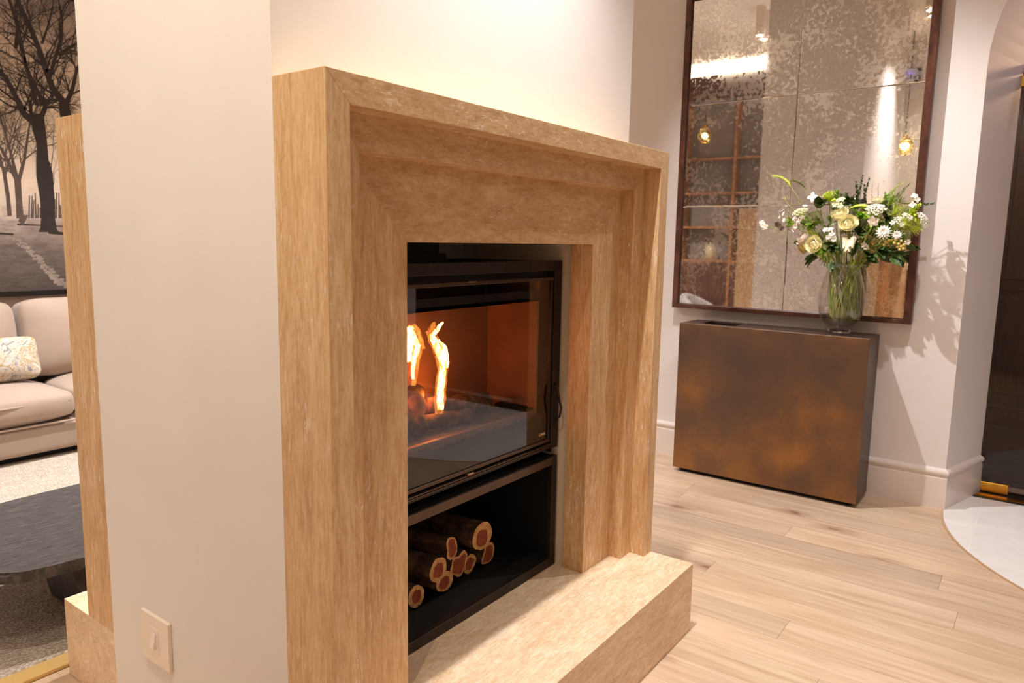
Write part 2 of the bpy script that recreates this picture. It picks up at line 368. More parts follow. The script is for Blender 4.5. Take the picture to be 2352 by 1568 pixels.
for (p, q) in zip(pa, pa[1:]):
    d = lambda v, r: (TC[0]+(v[0]-TC[0])*r, TC[1]+(v[1]-TC[1])*r)
    a, b_, c, e = p, q, d(q, .992), d(p, .992)
    add_prism(bm, [(u[0], u[1], .0004) for u in (a, b_, c, e)], [(u[0], u[1], .0038) for u in (a, b_, c, e)])
obj('edge_strip', bm, plain('oak_edge_strip', (196, 160, 120), .4), tile)
# ------------------------------------------------------------------ walls and ceiling
bm = bmesh.new()
cxL, cxR = 1.128, 1.956
add_box(bm, (X0, YW, 0), (cxL, YB, CEIL)); add_box(bm, (cxR, YW, 0), (X1, YB, CEIL))
add_box(bm, (cxL, YW, 1.335), (cxR, YB, CEIL)); add_box(bm, (cxL, 1.66, .0), (cxR, 1.70, 1.335)); pass
wc = struct('wall_centre', bm, WALL)
bm = bmesh.new(); add_box(bm, (cxR-.0075, YR+.0005, ZH), (cxR, 1.60, 1.334)); add_box(bm, (cxL, YR+.0005, ZH), (cxL+.006, 1.60, 1.334))
obj('plaster_cheek', bm, PLASTER, wc)
# arch wall
AR = 1.171; AY = YC-AR; SPR = 2.14
def arch(dy, n=40):                              # opening outline, narrowed by dy on each side
    r = AR-dy; L = [(YC-dy, 0)]
    for k in range(n+1):
        a = math.pi*k/n; L.append((AY+r*math.cos(a), SPR+r*.82*math.sin(a)))
    L.append((AY-r, 0)); return L
bm = bmesh.new()
fo = arch(0); bo = arch(.12)
outer = [(-3.6, 0), (-3.6, CEIL), (5.6, CEIL), (5.6, 0)]
def side(x, path):
    a = [bm.verts.new((x, y, z)) for y, z in path]; n = len(a)
    top = [bm.verts.new((x, y, CEIL)) for y, z in path]
    for i in range(1, n-2): bm.faces.new((a[i], a[i+1], top[i+1], top[i]))
    for (e, y) in ((0, 5.6), (n-1, -3.6)):
        i2 = 1 if e == 0 else n-2
        q = [bm.verts.new((x, y, 0)), bm.verts.new((x, y, CEIL))]
        bm.faces.new((q[0], a[e], a[i2], top[i2], q[1]))
    return a
v = side(XM, fo); vb = side(4.535, bo)
for i in range(len(v)-1): bm.faces.new((v[i], v[i+1], vb[i+1], vb[i]))
struct('wall_right', bm, WALL2)
bm = bmesh.new(); add_box(bm, (XWL-.1, 5.5, 0), (4.6, 5.6, CEIL)); struct('wall_back', bm, plain('back_wall_paint', (206, 190, 176), .7, var=.03))
bm = bmesh.new(); add_box(bm, (XWL-.1, -3.6, 0), (XWL, 5.5, CEIL)); struct('wall_left', bm, WALL)
bm = bmesh.new(); add_box(bm, (XWL, 1.325, 0), (-.05, 2.62, CEIL)); struct('wall_left_pier', bm, WALL)
bm = bmesh.new(); add_box(bm, (XWL-.1, -3.7, 0), (4.6, -3.6, CEIL)); struct('wall_front', bm, WALL)
bm = bmesh.new(); add_box(bm, (XWL-.1, -3.7, CEIL), (4.6, 5.6, CEIL+.08)); struct('ceiling', bm, CEILM)
# skirting, swept along the mirror wall and into the arch
def skirting(name, path, side=1):
    prof = [(0, 0), (.016, 0), (.016, .158), (.013, .164), (.013, .172), (.018, .176), (.022, .183), (.0215, .192), (.017, .199), (.010, .203), (.004, .206), (0, .207)]
    n = len(path); rings = []
    bm = bmesh.new()
    for i, p in enumerate(path):
        p = Vector(p); ds = []
        if i > 0: ds.append((p-Vector(path[i-1])).normalized())
        if i < n-1: ds.append((Vector(path[i+1])-p).normalized())
        nn = Vector((0, 0))
        for d in ds: nn += Vector((d.y, -d.x))*side
        nn.normalize(); k = 1/max(.3, nn.dot(Vector((ds[0].y, -ds[0].x))*side))
        rings.append([bm.verts.new((p.x+nn.x*a*k, p.y+nn.y*a*k, z)) for a, z in prof])
    m = len(prof)
    for A, B in zip(rings, rings[1:]):
        for j in range(m-1): bm.faces.new((A[j], A[j+1], B[j+1], B[j]))
    bm.faces.new(rings[0]); bm.faces.new(rings[-1][::-1])
    return struct(name, bm, TRIM, True)
o = skirting('baseboard_right', [(XM, 5.5), (XM, YC), (4.528, YC-.118)], 1)
for p in o.data.polygons: p.use_smooth = False
# ------------------------------------------------------------------ fireplaces
def mantel(name, label, mirrored):
    f = (lambda y: (YW+YB)-y) if mirrored else (lambda y: y)
    prof = [(0, YW), (0, YM), (S1, YM), (S1, Y1), (S2, Y1), (S2, Y2), (S3, Y2), (S3, YR), (S3-.014, YR), (S3-.014, YW+.0005)]
    cx = (X0+X1)/2; root = thing(name, label, 'fireplace surround', (cx, f(1.05), 0))
    def fin(bm, nm, mat):
        bev(bm, .0007, 1); o = obj(nm, bm, mat, root); rel(o, root.location); return o
    bm = bmesh.new(); add_prism(bm, [(X0+s, f(y), ZH) for s, y in prof], [(X0+s, f(y), HM-s) for s, y in prof]); fin(bm, 'jamb', TV)
    bm = bmesh.new(); add_prism(bm, [(X1-s, f(y), ZH) for s, y in prof], [(X1-s, f(y), HM-s) for s, y in prof]); fin(bm, 'jamb', TV)
    bm = bmesh.new(); add_prism(bm, [(X0+s, f(y), HM-s) for s, y in prof], [(X1-s, f(y), HM-s) for s, y in prof]); fin(bm, 'header', TH)
    bm = bmesh.new()
    out = [(X0, YHF), (X1, YHF), (X1, YW-.0005), (cxR-.001, YW-.0005), (cxR-.001, 1.62), (cxL+.001, 1.62), (cxL+.001, YW-.0005), (X0, YW-.0005)]
    if mirrored: out = out[:3] + out[7:]
    add_prism(bm, [(x, f(y), 0.0008) for x, y in out], [(x, f(y), ZH) for x, y in out])
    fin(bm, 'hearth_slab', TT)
    return root
mantel('fireplace_surround', 'stepped travertine fireplace surround on a raised hearth, framing the lit fire', False)
mantel('fireplace_surround', 'second travertine surround, on the far side of the partition beside the coffee table', True)
# ------------------------------------------------------------------ fire insert
IX0, IX1 = 1.145, 1.9335
ins = thing('fireplace_insert', 'black steel wood-burning insert with glass door, burning behind the glass', 'fireplace', (1.54, YI, ZH))
def ip(nm, boxes, mat, parent=ins, bv=.0012, smooth=False):
    bm = bmesh.new()
    for a, b_ in boxes: add_box(bm, a, b_)
    if bv: bev(bm, bv, 1)
    o = obj(nm, bm, mat, parent, smooth); rel(o, ins.location); return o
fr = ip('outer_frame', [((IX0, YI, 1.209), (IX1, YI+.02, 1.240)), ((IX1-.040, YI, .640), (IX1, YI+.02, 1.209)), ((IX0, YI, .640), (IX0+.04, YI+.02, 1.209)), ((IX0+.04, YI+.004, .640), (IX1-.04, YI+.02, .650))], BLACK)
ip('top_cover', [((IX0+.01, YI+.02, 1.215), (IX1-.004, 1.60, 1.236))], BLACKD)
ip('flue_collar', [((1.30, 1.33, 1.236), (1.50, 1.55, 1.262)), ((1.315, 1.345, 1.262), (1.485, 1.535, 1.333))], BLACKD)
for bx_ in (((1.186, YI+.001, 1.180), (1.888, YI+.013, 1.190)), ((1.186, YI+.001, .666), (1.888, YI+.013, .676))): ip('door_rail', [bx_], DARKTRIM)
for bx_ in (((1.878, YI+.002, .676), (1.888, YI+.012, 1.180)), ((1.186, YI+.002, .676), (1.196, YI+.012, 1.180))): ip('door_edge', [bx_], BLACK)
g = ip('glass_pane', [((1.196, YI+.006, .676), (1.878, YI+.0075, 1.180))], PANE, ins, 0)
for bx_ in (((1.186, YI+.022, 1.188), (1.888, YI+.03, 1.212)), ((1.186, YI+.022, .648), (1.888, YI+.03, .668))): ip('louvre_recess', [bx_], BLACKD)
for bx_ in (((1.186, YI-.002, .655), (1.888, YI+.010, .6585)), ((1.186, YI-.002, .6500), (1.888, YI+.010, .6525))): ip('lower_rail', [bx_], DARKTRIM, ins, .0003)
# vents: tiny latches
ip('latch', [((1.475, YI-.002, 1.187), (1.505, YI+.008, 1.1905))], plain('bright_latch', (190, 160, 130), .3, .9), ins, .0005)
ip('latch', [((1.475, YI-.005, .660), (1.500, YI+.006, .664))], plain('bright_latch_lower', (190, 160, 130), .3, .9), ins, .0005)
# cold handle on the right
bm = bmesh.new(); add_tube(bm, [(1.905, YI-.002, .852), (1.900, YI-.014, .845), (1.903, YI-.022, .80), (1.911, YI-.024, .775), (1.913, YI-.018, .745), (1.909, YI-.004, .735)], .0035, 8)
o = obj('handle', bm, BLACK, ins, True); rel(o, ins.location)
# firebox
FB = (1.205, 1.862, 1.262, 1.47, .757, 1.115)
fx0, fx1, fy0, fy1, fz0, fz1 = FB
firebox = ip('firebox_lining', [((fx0, fy1, fz0), (fx1, fy1+.012, 1.19)), ((fx1, fy0+.012, fz0), (fx1+.012, fy1+.012, 1.19)), ((fx0-.012, fy0+.012, fz0), (fx0, fy1+.012, 1.19))], FIREB)
ip('firebox_floor', [((fx0, fy0, fz0-.02), (fx1+.01, fy1, fz0))], plain('ash_grey_floor', (120, 104, 92), .9, var=.3, sc_=40, bmp=.4, bs=90), ins)
ip('front_lip', [((fx0, fy0+.002, fz0-.002), (fx1-.004, fy0+.016, fz0+.014))], plain('lip_steel', (128, 104, 88), .5, .4), ins)
ip('baffle_plate', [((fx0, fy0+.004, fz1), (fx1, fy1, fz1+.012)), ((fx0, fy0+.004, fz1), (fx1, fy0+.016, 1.15))], BLACKD)
ip('side_lip', [((fx1-.035, fy0+.02, fz0), (fx1, fy0+.15, fz0+.018))], BLACKD, ins)
ip('apron', [((fx0-.03, YI+.018, .640), (fx1+.03, YI+.022, fz0-.005))], BLACKD, ins, 0)
ip('casing', [((IX0+.004, YI+.02, .62), (IX0+.012, 1.60, 1.215)), ((IX1-.012, YI+.02, .62), (IX1-.004, 1.60, 1.215)), ((IX0+.004, 1.59, .62), (IX1-.004, 1.60, 1.215))], BLACKD)
# pale lettering at the pane's lower right corner: CAN...
fc = bpy.data.curves.new('badge', 'FONT'); fc.body = 'CANA'; fc.size = .0125; fc.extrude = .0003; fc.align_x = 'CENTER'
fc.materials.append(plain('pale_badge_print', (236, 196, 160), .4)); tmp = bpy.data.objects.new('badge_text', fc); C.objects.link(tmp); bpy.context.view_layer.update(); meb = bpy.data.meshes.new_from_object(tmp); bpy.data.objects.remove(tmp)
bo_ = bpy.data.objects.new('badge', meb); C.objects.link(bo_); bo_.rotation_euler = (R_(90), 0, 0); bo_.location = (1.848-ins.location.x, YI+.0045-YI, .693-ZH)
bo_.parent = ins; tag(bo_, 'small pale lettering')
# log store under it
ls = thing('log_store', 'open black steel log store under the fire, holding split firewood', 'log store', (1.54, YI, ZH))
def lp(nm, boxes, mat, bv=.0012):
    bm = bmesh.new()
    for a, b_ in boxes: add_box(bm, a, b_)
    if bv: bev(bm, bv, 1)
    o = obj(nm, bm, mat, ls); rel(o, ls.location); return o
lp('front_frame', [((IX0, YI, .590), (IX1, YI+.02, .612)), ((IX0, YI, ZH+.001), (IX1, YI+.02, .268)), ((IX1-.028, YI, .268), (IX1, YI+.02, .590)), ((IX0, YI, .268), (IX0+.028, YI+.02, .590))], BLACK)
lp('top_rail', [((IX0+.002, YI-.003, .5865), (IX1-.03, YI+.001, .6115))], DARKTRIM, .0004)
lp('liner', [((IX0+.01, YI+.02, .240), (IX1-.01, 1.655, .262)), ((IX0+.01, 1.645, .262), (IX1-.01, 1.655, .61)), ((IX0+.004, YI+.02, .24), (IX0+.012, 1.655, .61)), ((IX1-.012, YI+.02, .24), (IX1-.004, 1.655, .61)), ((IX0+.01, YI+.02, .604), (IX1-.01, 1.655, .612))], BLACKD)
# ------------------------------------------------------------------ logs
def barkm():
    m, t, b = nt('log_bark'); b.inputs['Roughness'].default_value = .85
    co = coords(t, (1, .25, 1), 'World'); a = noise_(t, co, 60, 5, .65); c = noise_(t, coords(t, (1, 1, 1), 'World'), 22, 4, .6)
    r = ramp(t, c, [(.3, rgb((58, 38, 26))), (.5, rgb((104, 74, 50))), (.7, rgb((146, 108, 74)))])
    r2 = ramp(t, a, [(.35, (.4, .38, .36)), (.55, (1, 1, 1))]); t.links.new(mixc(t, .8, r.outputs[0], r2.outputs[0], 'MULTIPLY'), b.inputs['Base Color']); bump(t, b, a, .6, .006); return m
BARK = barkm()
SAP = wood('sapwood', (196, 140, 84), (222, 168, 106), (240, 196, 136), (1, 1, 1), .7, .2, False, 60)
HEART = wood('heartwood', (120, 52, 30), (158, 74, 42), (186, 98, 56), (1, 1, 1), .7, .2, False, 50)
def log(label, x, y, z, r, L, outline, heart, tilt=(0, 0), group='split firewood in the log store', rot=0, off=(0, 0)):
    # outline: list of radius factors around the end; heart: factor of the red core
    root = thing('firewood_log', label, 'log', (x, y, z), group)
    n = 24; rn = random.random()*50
    def rad(k):
        a = k/n*len(outline); i = int(a); t_ = a-i; return outline[i % len(outline)]*(1-t_)+outline[(i+1) % len(outline)]*t_
    bm = bmesh.new(); rings = []
    for j in range(9):
        s = j/8; ring = []
        for k in range(n):
            th = 2*math.pi*k/n + rot; rr = r*rad(k)*(1+.05*noise.noise(Vector((math.cos(th)*2, math.sin(th)*2, rn+s*3))))*(1-.08*s)
            ring.append(bm.verts.new((rr*math.cos(th)+tilt[0]*L*s, L*s + (.004*noise.noise(Vector((k, rn, 0))) if j == 0 else 0), rr*math.sin(th)+tilt[1]*L*s)))
        rings.append(ring)
    for A, B in zip(rings, rings[1:]):
        for k in range(n): bm.faces.new((A[k], A[(k+1) % n], B[(k+1) % n], B[k]))
    bm.faces.new(rings[-1])
    front = [v.co.copy() for v in rings[0]]
    obj('bark', bm, BARK, root, True)
    cx = sum(p.x for p in front)/n + off[0]*r; cz = sum(p.z for p in front)/n + off[1]*r; cy_ = 0
    hk = [heart*(1+.22*noise.noise(Vector((math.cos(q_*.26)*1.6, math.sin(q_*.26)*1.6, rn)))) for q_ in range(n)]
    inner = [Vector((cx+(p.x-cx)*h_, -.001, cz+(p.z-cz)*h_)) for p, h_ in zip(front, hk)]
    bm = bmesh.new(); A = [bm.verts.new(p) for p in front]; B = [bm.verts.new(p) for p in inner]
    for k in range(n): bm.faces.new((A[k], A[(k+1) % n], B[(k+1) % n], B[k]))
    obj('sapwood', bm, SAP, root)
    bm = bmesh.new(); bm.faces.new([bm.verts.new(p) for p in inner]); ctr = bmesh.ops.poke(bm, faces=list(bm.faces)); ctr['verts'][0].co.y += .003
    obj('heartwood', bm, HEART, root)
    return root
round_ = [1, 1.02, .97, 1, .96, 1.03]
half_up = [1.0, 1.05, 1.1, 1.1, 1.0, .75, .45, .38, .45, .75]
LFZ = .263
log('thickest round log, lying on top of the pile at its back', 1.703, 1.355, .372, .050, .27, [1, 1, 1.02, 1, 1, .95, .75, .8, .9], .62, (-.15, .02), off=(-.15, -.25))
log('half-moon split log with jagged end, top of the pile between the two large logs', 1.556, 1.36, .383, .034, .27, [.95, 1.0, 1.05, 1.15, .55, .35, .5, .9, 1.1, 1.05], .8, (-.2, .03), off=(.15, .05))
log('medium round log with a ringed orange heart, upper left of the pile', 1.486, 1.345, .348, .037, .28, round_, .62, (-.2, .03))
log('split half-round log with wide pale sapwood, bottom of the pile in front', 1.512, 1.345, .291, .040, .28, [1, 1.08, 1.08, 1, 1.0, .8, .55, .45, .5, .75], .62, (-.12, 0), off=(-.2, -.1))
log('log with dark splintered end lying under the half-moon log', 1.600, 1.36, .318, .040, .27, [.8, 1.05, 1.2, .7, 1.1, .95, 1.15, .8, 1.0, .9, .7], .78, (-.12, .0), off=(0, .15))
log('narrow log squeezed between the splintered log and the outermost one', 1.655, 1.37, .303, .032, .26, [1.15, .9, .7, .6, .7, 1, 1.2, 1.15], .66, (-.1, 0), off=(-.15, .1))
log('small reddish split log at the right end of the pile', 1.745, 1.37, .300, .037, .26, [1.1, 1.1, .9, .45, .5, .95, .9, 1.1], .76, (-.1, 0), off=(.05, -.1))
log('small round log half hidden by the left stone jamb, lowest of the pile', 1.400, 1.35, .300, .034, .28, [1, .9, 1.05, 1, .9, .95, 1.1], .6, (-.1, 0))
# ------------------------------------------------------------------ fire
fire = thing('burning_fire', 'yellow flames over glowing embers and charred logs behind the glass', 'fire', (1.50, 1.36, fz0))
def flame_mat(core):
    m, t, b = nt('flame_core' if core else 'flame_edge'); t.nodes.remove(b); out = t.nodes['Material Output']
    tr = N(t, 'ShaderNodeBsdfTransparent'); em = N(t, 'ShaderNodeEmission'); ad = N(t, 'ShaderNodeMixShader')
    lw = N(t, 'ShaderNodeLayerWeight', Blend=.35); co = coords(t, (1, 1, .4), 'World'); n = noise_(t, co, 60, 4, .65, 1.0)
    face = N(t, 'ShaderNodeMath', _operation='SUBTRACT'); face.inputs[0].default_value = 1; t.links.new(lw.outputs['Facing'], face.inputs[1])
    mu = N(t, 'ShaderNodeMath', _operation='MULTIPLY'); t.links.new(face.outputs[0], mu.inputs[0])
    r = ramp(t, n, [(.38, (.12, .12, .12)), (.6, (1, 1, 1))]); t.links.new(r.outputs[0], mu.inputs[1])
    pw = N(t, 'ShaderNodeMath', _operation='MULTIPLY', _use_clamp=True); pw.inputs[1].default_value = 1.6 if core else .55; t.links.new(mu.outputs[0], pw.inputs[0])
    if core: cr = ramp(t, mu.outputs[0], [(.05, (1, .20, .02)), (.35, (1, .42, .08)), (.7, (1, .78, .42))]); em.inputs[1].default_value = 4.0
    else: cr = ramp(t, mu.outputs[0], [(.05, (1, .12, .01)), (.6, (1, .36, .06))]); em.inputs[1].default_value = 1.5
    t.links.new(cr.outputs[0], em.inputs[0])
    t.links.new(pw.outputs[0], ad.inputs[0]); t.links.new(tr.outputs[0], ad.inputs[1]); t.links.new(em.outputs[0], ad.inputs[2]); t.links.new(ad.outputs[0], out.inputs[0])
    return m
FC, FE = flame_mat(True), flame_mat(False)
def flame(pts, mat, yplane, wd, nm='flame'):
    # pts: (px, py, half width px) read off the picture, taken on the plane y = yplane
    P3 = [pl(a, b_, 'y', yplane) for a, b_, c in pts]; rs = [c*.00125 for a, b_, c in pts]
    Q, S = [], []
    for i in range(len(P3)-1):
        for k in range(4):
            u = k/4; Q.append(P3[i].lerp(P3[i+1], u)); S.append(rs[i]+(rs[i+1]-rs[i])*(3*u*u-2*u**3))
    Q.append(P3[-1]); S.append(max(rs[-1], .0006))
    bm = bmesh.new(); add_tube(bm, Q, S, 14)
    for v in bm.verts: v.co.y = yplane + (v.co.y-yplane)*.7 + .006*noise.noise(v.co*60); v.co.x += .004*noise.noise(v.co*45+Vector((5, 0, 0)))
    o = obj(nm, bm, mat, fire, True); rel(o, fire.location); return o
flame([(1012, 940, 7), (1010, 900, 10), (1018, 850, 9), (1014, 815, 11), (1000, 790, 9), (992, 770, 6), (1008, 752, 5), (1018, 740, 3)], FC, 1.355, 1)
flame([(1008, 965, 12), (1010, 915, 16), (1017, 850, 15), (1012, 810, 17), (998, 785, 14), (985, 762, 9), (1000, 742, 6)], FE, 1.365, 1)
flame([(1028, 845, 5), (1027, 815, 6), (1020, 795, 5), (1006, 780, 2)], FC, 1.34, 1)
flame([(948, 870, 4), (950, 830, 7), (958, 795, 9), (948, 770, 8), (940, 752, 6)], FC, 1.36, 1)
flame([(950, 885, 6), (952, 835, 12), (960, 790, 16), (955, 765, 12), (948, 748, 8)], FE, 1.37, 1)
flame([(938, 830, 9), (934, 790, 14), (936, 765, 12), (946, 750, 7)], FC, 1.38, 1)
flame([(972, 800, 4), (968, 780, 6), (960, 762, 5)], FE, 1.35, 1)
flame([(900, 900, 10), (905, 840, 18), (900, 780, 16), (910, 750, 8)], FC, 1.39, 1)
CHAR = wood('charred_wood', (60, 44, 34), (104, 78, 58), (150, 116, 88), (1, 1, 1), .9, .5, False, 30)
def firelog(p, q, r, nm='charred_log'):
    bm = bmesh.new(); P, Q = Vector(p), Vector(q)
    add_tube(bm, [P.lerp(Q, k/8) for k in range(9)], [r*(1+.12*math.sin(k*1.7)) for k in range(9)], 14)
    for v in bm.verts: v.co += Vector((noise.noise(v.co*40), 0, noise.noise(v.co*40+Vector((9, 9, 9)))))*.006
    o = obj(nm, bm, CHAR, fire, True); rel(o, fire.location)
firelog((1.50, 1.40, .818), (1.735, 1.375, .795), .030)
firelog((1.36, 1.385, .79), (1.62, 1.345, .784), .022)
firelog((1.40, 1.345, .785), (1.49, 1.44, .865), .026)
firelog((1.25, 1.36, .80), (1.44, 1.40, .80), .034)
EMB = emis('glowing_ember', (1, .34, .12), 2.2); ASH = plain('grey_ash', (150, 138, 130), .9, var=.3, sc_=50)
for k in range(26):
    px, py = random.uniform(985, 1062), random.uniform(935, 975)
    p = pl(px, py, 'z', fz0+.008); bm = bmesh.new(); bmesh.ops.create_icosphere(bm, subdivisions=1, radius=random.uniform(.005, .011))
    for v in bm.verts: v.co += Vector((noise.noise(v.co*90+p*9), noise.noise(v.co*70+p*7), 0))*.004; v.co.z *= .6
    o = obj('ember', bm, EMB if k % 4 == 0 else (ASH if k % 2 else CHAR), fire); o.location = p - fire.location
for p, e in (((1.49, 1.40, .85), 1.6), ((1.32, 1.40, .84), 1.2)):
    l = bpy.data.lights.new('fire_glow', 'POINT'); l.energy = e; l.color = (1, .25, .045); l.shadow_soft_size = .05
    o = bpy.data.objects.new('fire_glow', l); C.objects.link(o); o.location = p
# ------------------------------------------------------------------ light switch
sw = thing('light_switch', 'white light switch plate with one rocker on the partition end wall', 'light switch', (X0, 1.69, .305))
bm = bmesh.new(); add_box(bm, (-.010, -.0655, -.0635), (0, .0655, .0635)); bev(bm, .0025, 2); obj('plate', bm, WHITEP, sw)
bm = bmesh.new(); add_box(bm, (-.0115, -.020, -.036), (-.009, .020, .034)); bev(bm, .0008, 1); obj('bezel', bm, WHITEP, sw)
bm = bmesh.new(); add_prism(bm, [(-.010, -.009, -.022), (-.010, -.009, .022), (-.0125, -.009, .022), (-.020, -.009, -.016)], [(-.010, .009, -.022), (-.010, .009, .022), (-.0125, .009, .022), (-.020, .009, -.016)]); obj('rocker', bm, plain('rocker_plastic', (246, 232, 226), .25), sw)
# ------------------------------------------------------------------ ceiling fittings
for i, (x, y, e, a, c_) in enumerate(DOWN):
    names = {0: 'over the fireplace, farther from the camera', 1: 'over the fireplace, nearer the camera', 2: 'behind the partition, nearer the mirror', 3: 'behind the partition, farther from the mirror', 8: 'over the tiled half round', 9: 'over the open oak floor', 10: 'over the coffee table', 11: 'over the right end of the sofa', 4: 'nearest the mirror', 5: 'between mirror and fireplace', 6: 'by the partition end', 7: 'nearest the camera'}
    t = thing('ceiling_downlight', 'white cylindrical ceiling downlight '+names.get(i, 'over the seating' if i > 9 else 'over the open floor'), 'ceiling light', (x, y, CEIL), 'cylindrical ceiling downlights')
    bm = bmesh.new(); add_lathe(bm, [(0, 0), (.04, 0), (.04, -.235), (.034, -.238), (.032, -.22), (0, -.22)], 20); obj('can', bm, WHITEP, t, False)
    bm = bmesh.new(); add_lathe(bm, [(0, -.2235), (.031, -.2235), (.031, -.2215), (0, -.2215)], 20); obj('lens', bm, LAMPON, t)
# ------------------------------------------------------------------ mirror
MX = 4.067
mi = thing('wall_mirror', 'large antiqued tiled mirror in a dark walnut frame above the bronze console', 'mirror', (MX, 1.163, 1.8))
def mp_(nm, A, B, mat):
    bm = bmesh.new(); add_prism(bm, A, B); bev(bm, .0015, 1); o = obj(nm, bm, mat, mi); rel(o, mi.location); return o
ya, yb, za, zb = .528, 1.798, .920, 2.690; fw = .034; xf, xb_ = 4.046, 4.106
P = lambda y, z, x: (x, y, z)
def rail(nm, o1, o2, i2, i1):
    mp_(nm, [P(*o1, xf+.006), P(*o2, xf+.006), P(*i2, xf), P(*i1, xf)], [P(*o1, xb_), P(*o2, xb_), P(*i2, xb_), P(*i1, xb_)], WALNUT)
rail('frame_rail', (ya, za), (yb, za), (yb-fw, za+fw*.7), (ya+fw, za+fw*.7)); rail('frame_rail', (ya, zb), (yb, zb), (yb-fw, zb-fw), (ya+fw, zb-fw))
rail('frame_stile', (ya, za), (ya, zb), (ya+fw, zb-fw), (ya+fw, za+fw*.7)); rail('frame_stile', (yb, za), (yb, zb), (yb-fw, zb-fw), (yb-fw, za+fw*.7))
o = boxo('backing', (4.080, ya+.01, za+.01), (4.104, yb-.01, zb-.01), BLACKD, mi); rel(o, mi.location)
yj = 1.156; zs = [za+fw*.7, 1.512, 2.084, zb-fw]; ys_ = [ya+fw, yj, yb-fw]
for i in range(2):
    for j in range(3):
        bm = bmesh.new(); a0, a1, b0, b1 = ys_[i]+.0009, ys_[i+1]-.0009, zs[j]+.0009, zs[j+1]-.0009; e = .003
        add_box(bm, (MX+.0015, a0, b0), (MX+.008, a1, b1)); 
        A = [(MX+.0015, a0, b0), (MX+.0015, a1, b0), (MX+.0015, a1, b1), (MX+.0015, a0, b1)]; B = [(MX, a0+e, b0+e), (MX, a1-e, b0+e), (MX, a1-e, b1-e), (MX, a0+e, b1-e)]
        add_prism(bm, A, B); o = obj('mirror_tile', bm, MIRROR, mi); rel(o, mi.location)
# ------------------------------------------------------------------ console
KX0, KX1, KY0, KY1, KT, KB = 3.830, 4.088, .668, 1.647, .857, .022
ks = thing('console_cabinet', 'bronze patinated slab console standing under the mirror with flowers on it', 'console table', (3.96, 1.157, 0))
def kp(nm, bx, mat, bv=.0015):
    bm = bmesh.new()
    for a, b_ in bx: add_box(bm, a, b_)
    if bv: bev(bm, bv, 1)
    o = obj(nm, bm, mat, ks); rel(o, ks.location); return o
kp('front_panel', [((KX0, KY0, KB), (KX0+.012, KY1, KT))], BRONZE)
kp('end_panel', [((KX0+.012, KY0, KB), (KX1, KY0+.012, KT))], BRONZET); kp('end_panel', [((KX0+.012, KY1-.012, KB), (KX1, KY1, KT))], BRONZET)
kp('back_panel', [((KX1-.012, KY0+.012, KB), (KX1, KY1-.012, KT-.012))], BRONZET)
kp('top_panel', [((KX0+.012, KY0+.012, KT-.012), (KX1, 1.315, KT-.0004))], BRONZET, .0006)
kp('slot_surround', [((KX0+.012, 1.3165, KT-.012), (KX1, 1.356, KT-.0004)), ((KX0+.012, 1.548, KT-.012), (KX1, KY1-.012, KT-.0004)), ((KX0+.012, 1.356, KT-.012), (3.896, 1.548, KT-.0004)), ((4.07, 1.356, KT-.012), (KX1, 1.548, KT-.0004))], BRONZET, .0004)
kp('slot_tray', [((3.89, 1.35, KT-.09), (4.075, 1.555, KT-.08)), ((3.884, 1.35, KT-.09), (3.89, 1.555, KT-.012)), ((3.884, 1.35, KT-.09), (4.075, 1.356, KT-.012)), ((3.884, 1.549, KT-.09), (4.075, 1.555, KT-.012))], BLACKD, 0)
kp('plinth', [((KX0+.03, KY0+.03, .0008), (KX1-.03, KY1-.03, KB+.002))], BLACKD)
# ------------------------------------------------------------------ vase with flowers
VX, VY, VZ = 3.985, .842, KT
va = thing('glass_vase', 'clear rounded glass vase of water standing on the bronze console', 'vase', (VX, VY, VZ))
outp = [(0, .019), (.053, .019), (.060, .030), (.082, .056), (.101, .090), (.112, .130), (.114, .165), (.109, .205), (.098, .250), (.086, .292), (.077, .325), (.0725, .343)]
inn = [(.0700, .343), (.0745, .325), (.083, .292), (.095, .250), (.106, .205), (.111, .165), (.109, .130), (.098, .092), (.078, .060), (.050, .036), (0, .030)]
bm = bmesh.new(); add_lathe(bm, [(0, .0008), (.060, .0008), (.064, .004), (.063, .010), (.055, .0155), (.052, .0185), (0, .0185)], 40); obj('vase_foot', bm, SOLIDG, va, True)
bm = bmesh.new(); add_lathe(bm, [(.0725, .341), (.0745, .343), (.0745, .347), (.0725, .349), (.0700, .347), (.0700, .343), (.0725, .341)], 40); obj('vase_rim', bm, SOLIDG, va, True)
bm = bmesh.new(); add_lathe(bm, outp+inn, 48); obj('vase_body', bm, GLASS, va, True)
bm = bmesh.new(); add_lathe(bm, [(0, .0305), (.0495, .0365), (.0775, .0605), (.0975, .0925), (.1085, .130), (.1105, .165), (.1095, .180), (0, .180)], 48); o = obj('water', bm, WATER, va, True); tag(o, kind='stuff')
def leafm(name, col, rough=.5, var=.18):
    m, t, b = nt(name); b.inputs['Roughness'].default_value = rough; c = rgb(col); oi = N(t, 'ShaderNodeObjectInfo')
    n = noise_(t, coords(t, (1, 1, 1), 'World'), 30, 3); ad = N(t, 'ShaderNodeMath', _operation='MULTIPLY_ADD'); ad.inputs[1].default_value = .5; t.links.new(oi.outputs['Random'], ad.inputs[0]); 
    h = N(t, 'ShaderNodeMath', _operation='MULTIPLY'); h.inputs[1].default_value = .6; t.links.new(n, h.inputs[0]); t.links.new(h.outputs[0], ad.inputs[2])
    r = ramp(t, ad.outputs[0], [(.2, tuple(v*(1-var*1.6) for v in c[:3])), (.7, tuple(min(1, v*(1+var)) for v in c[:3]))]); t.links.new(r.outputs[0], b.inputs['Base Color'])
    b.inputs['Subsurface Weight'].default_value = 0
    return m
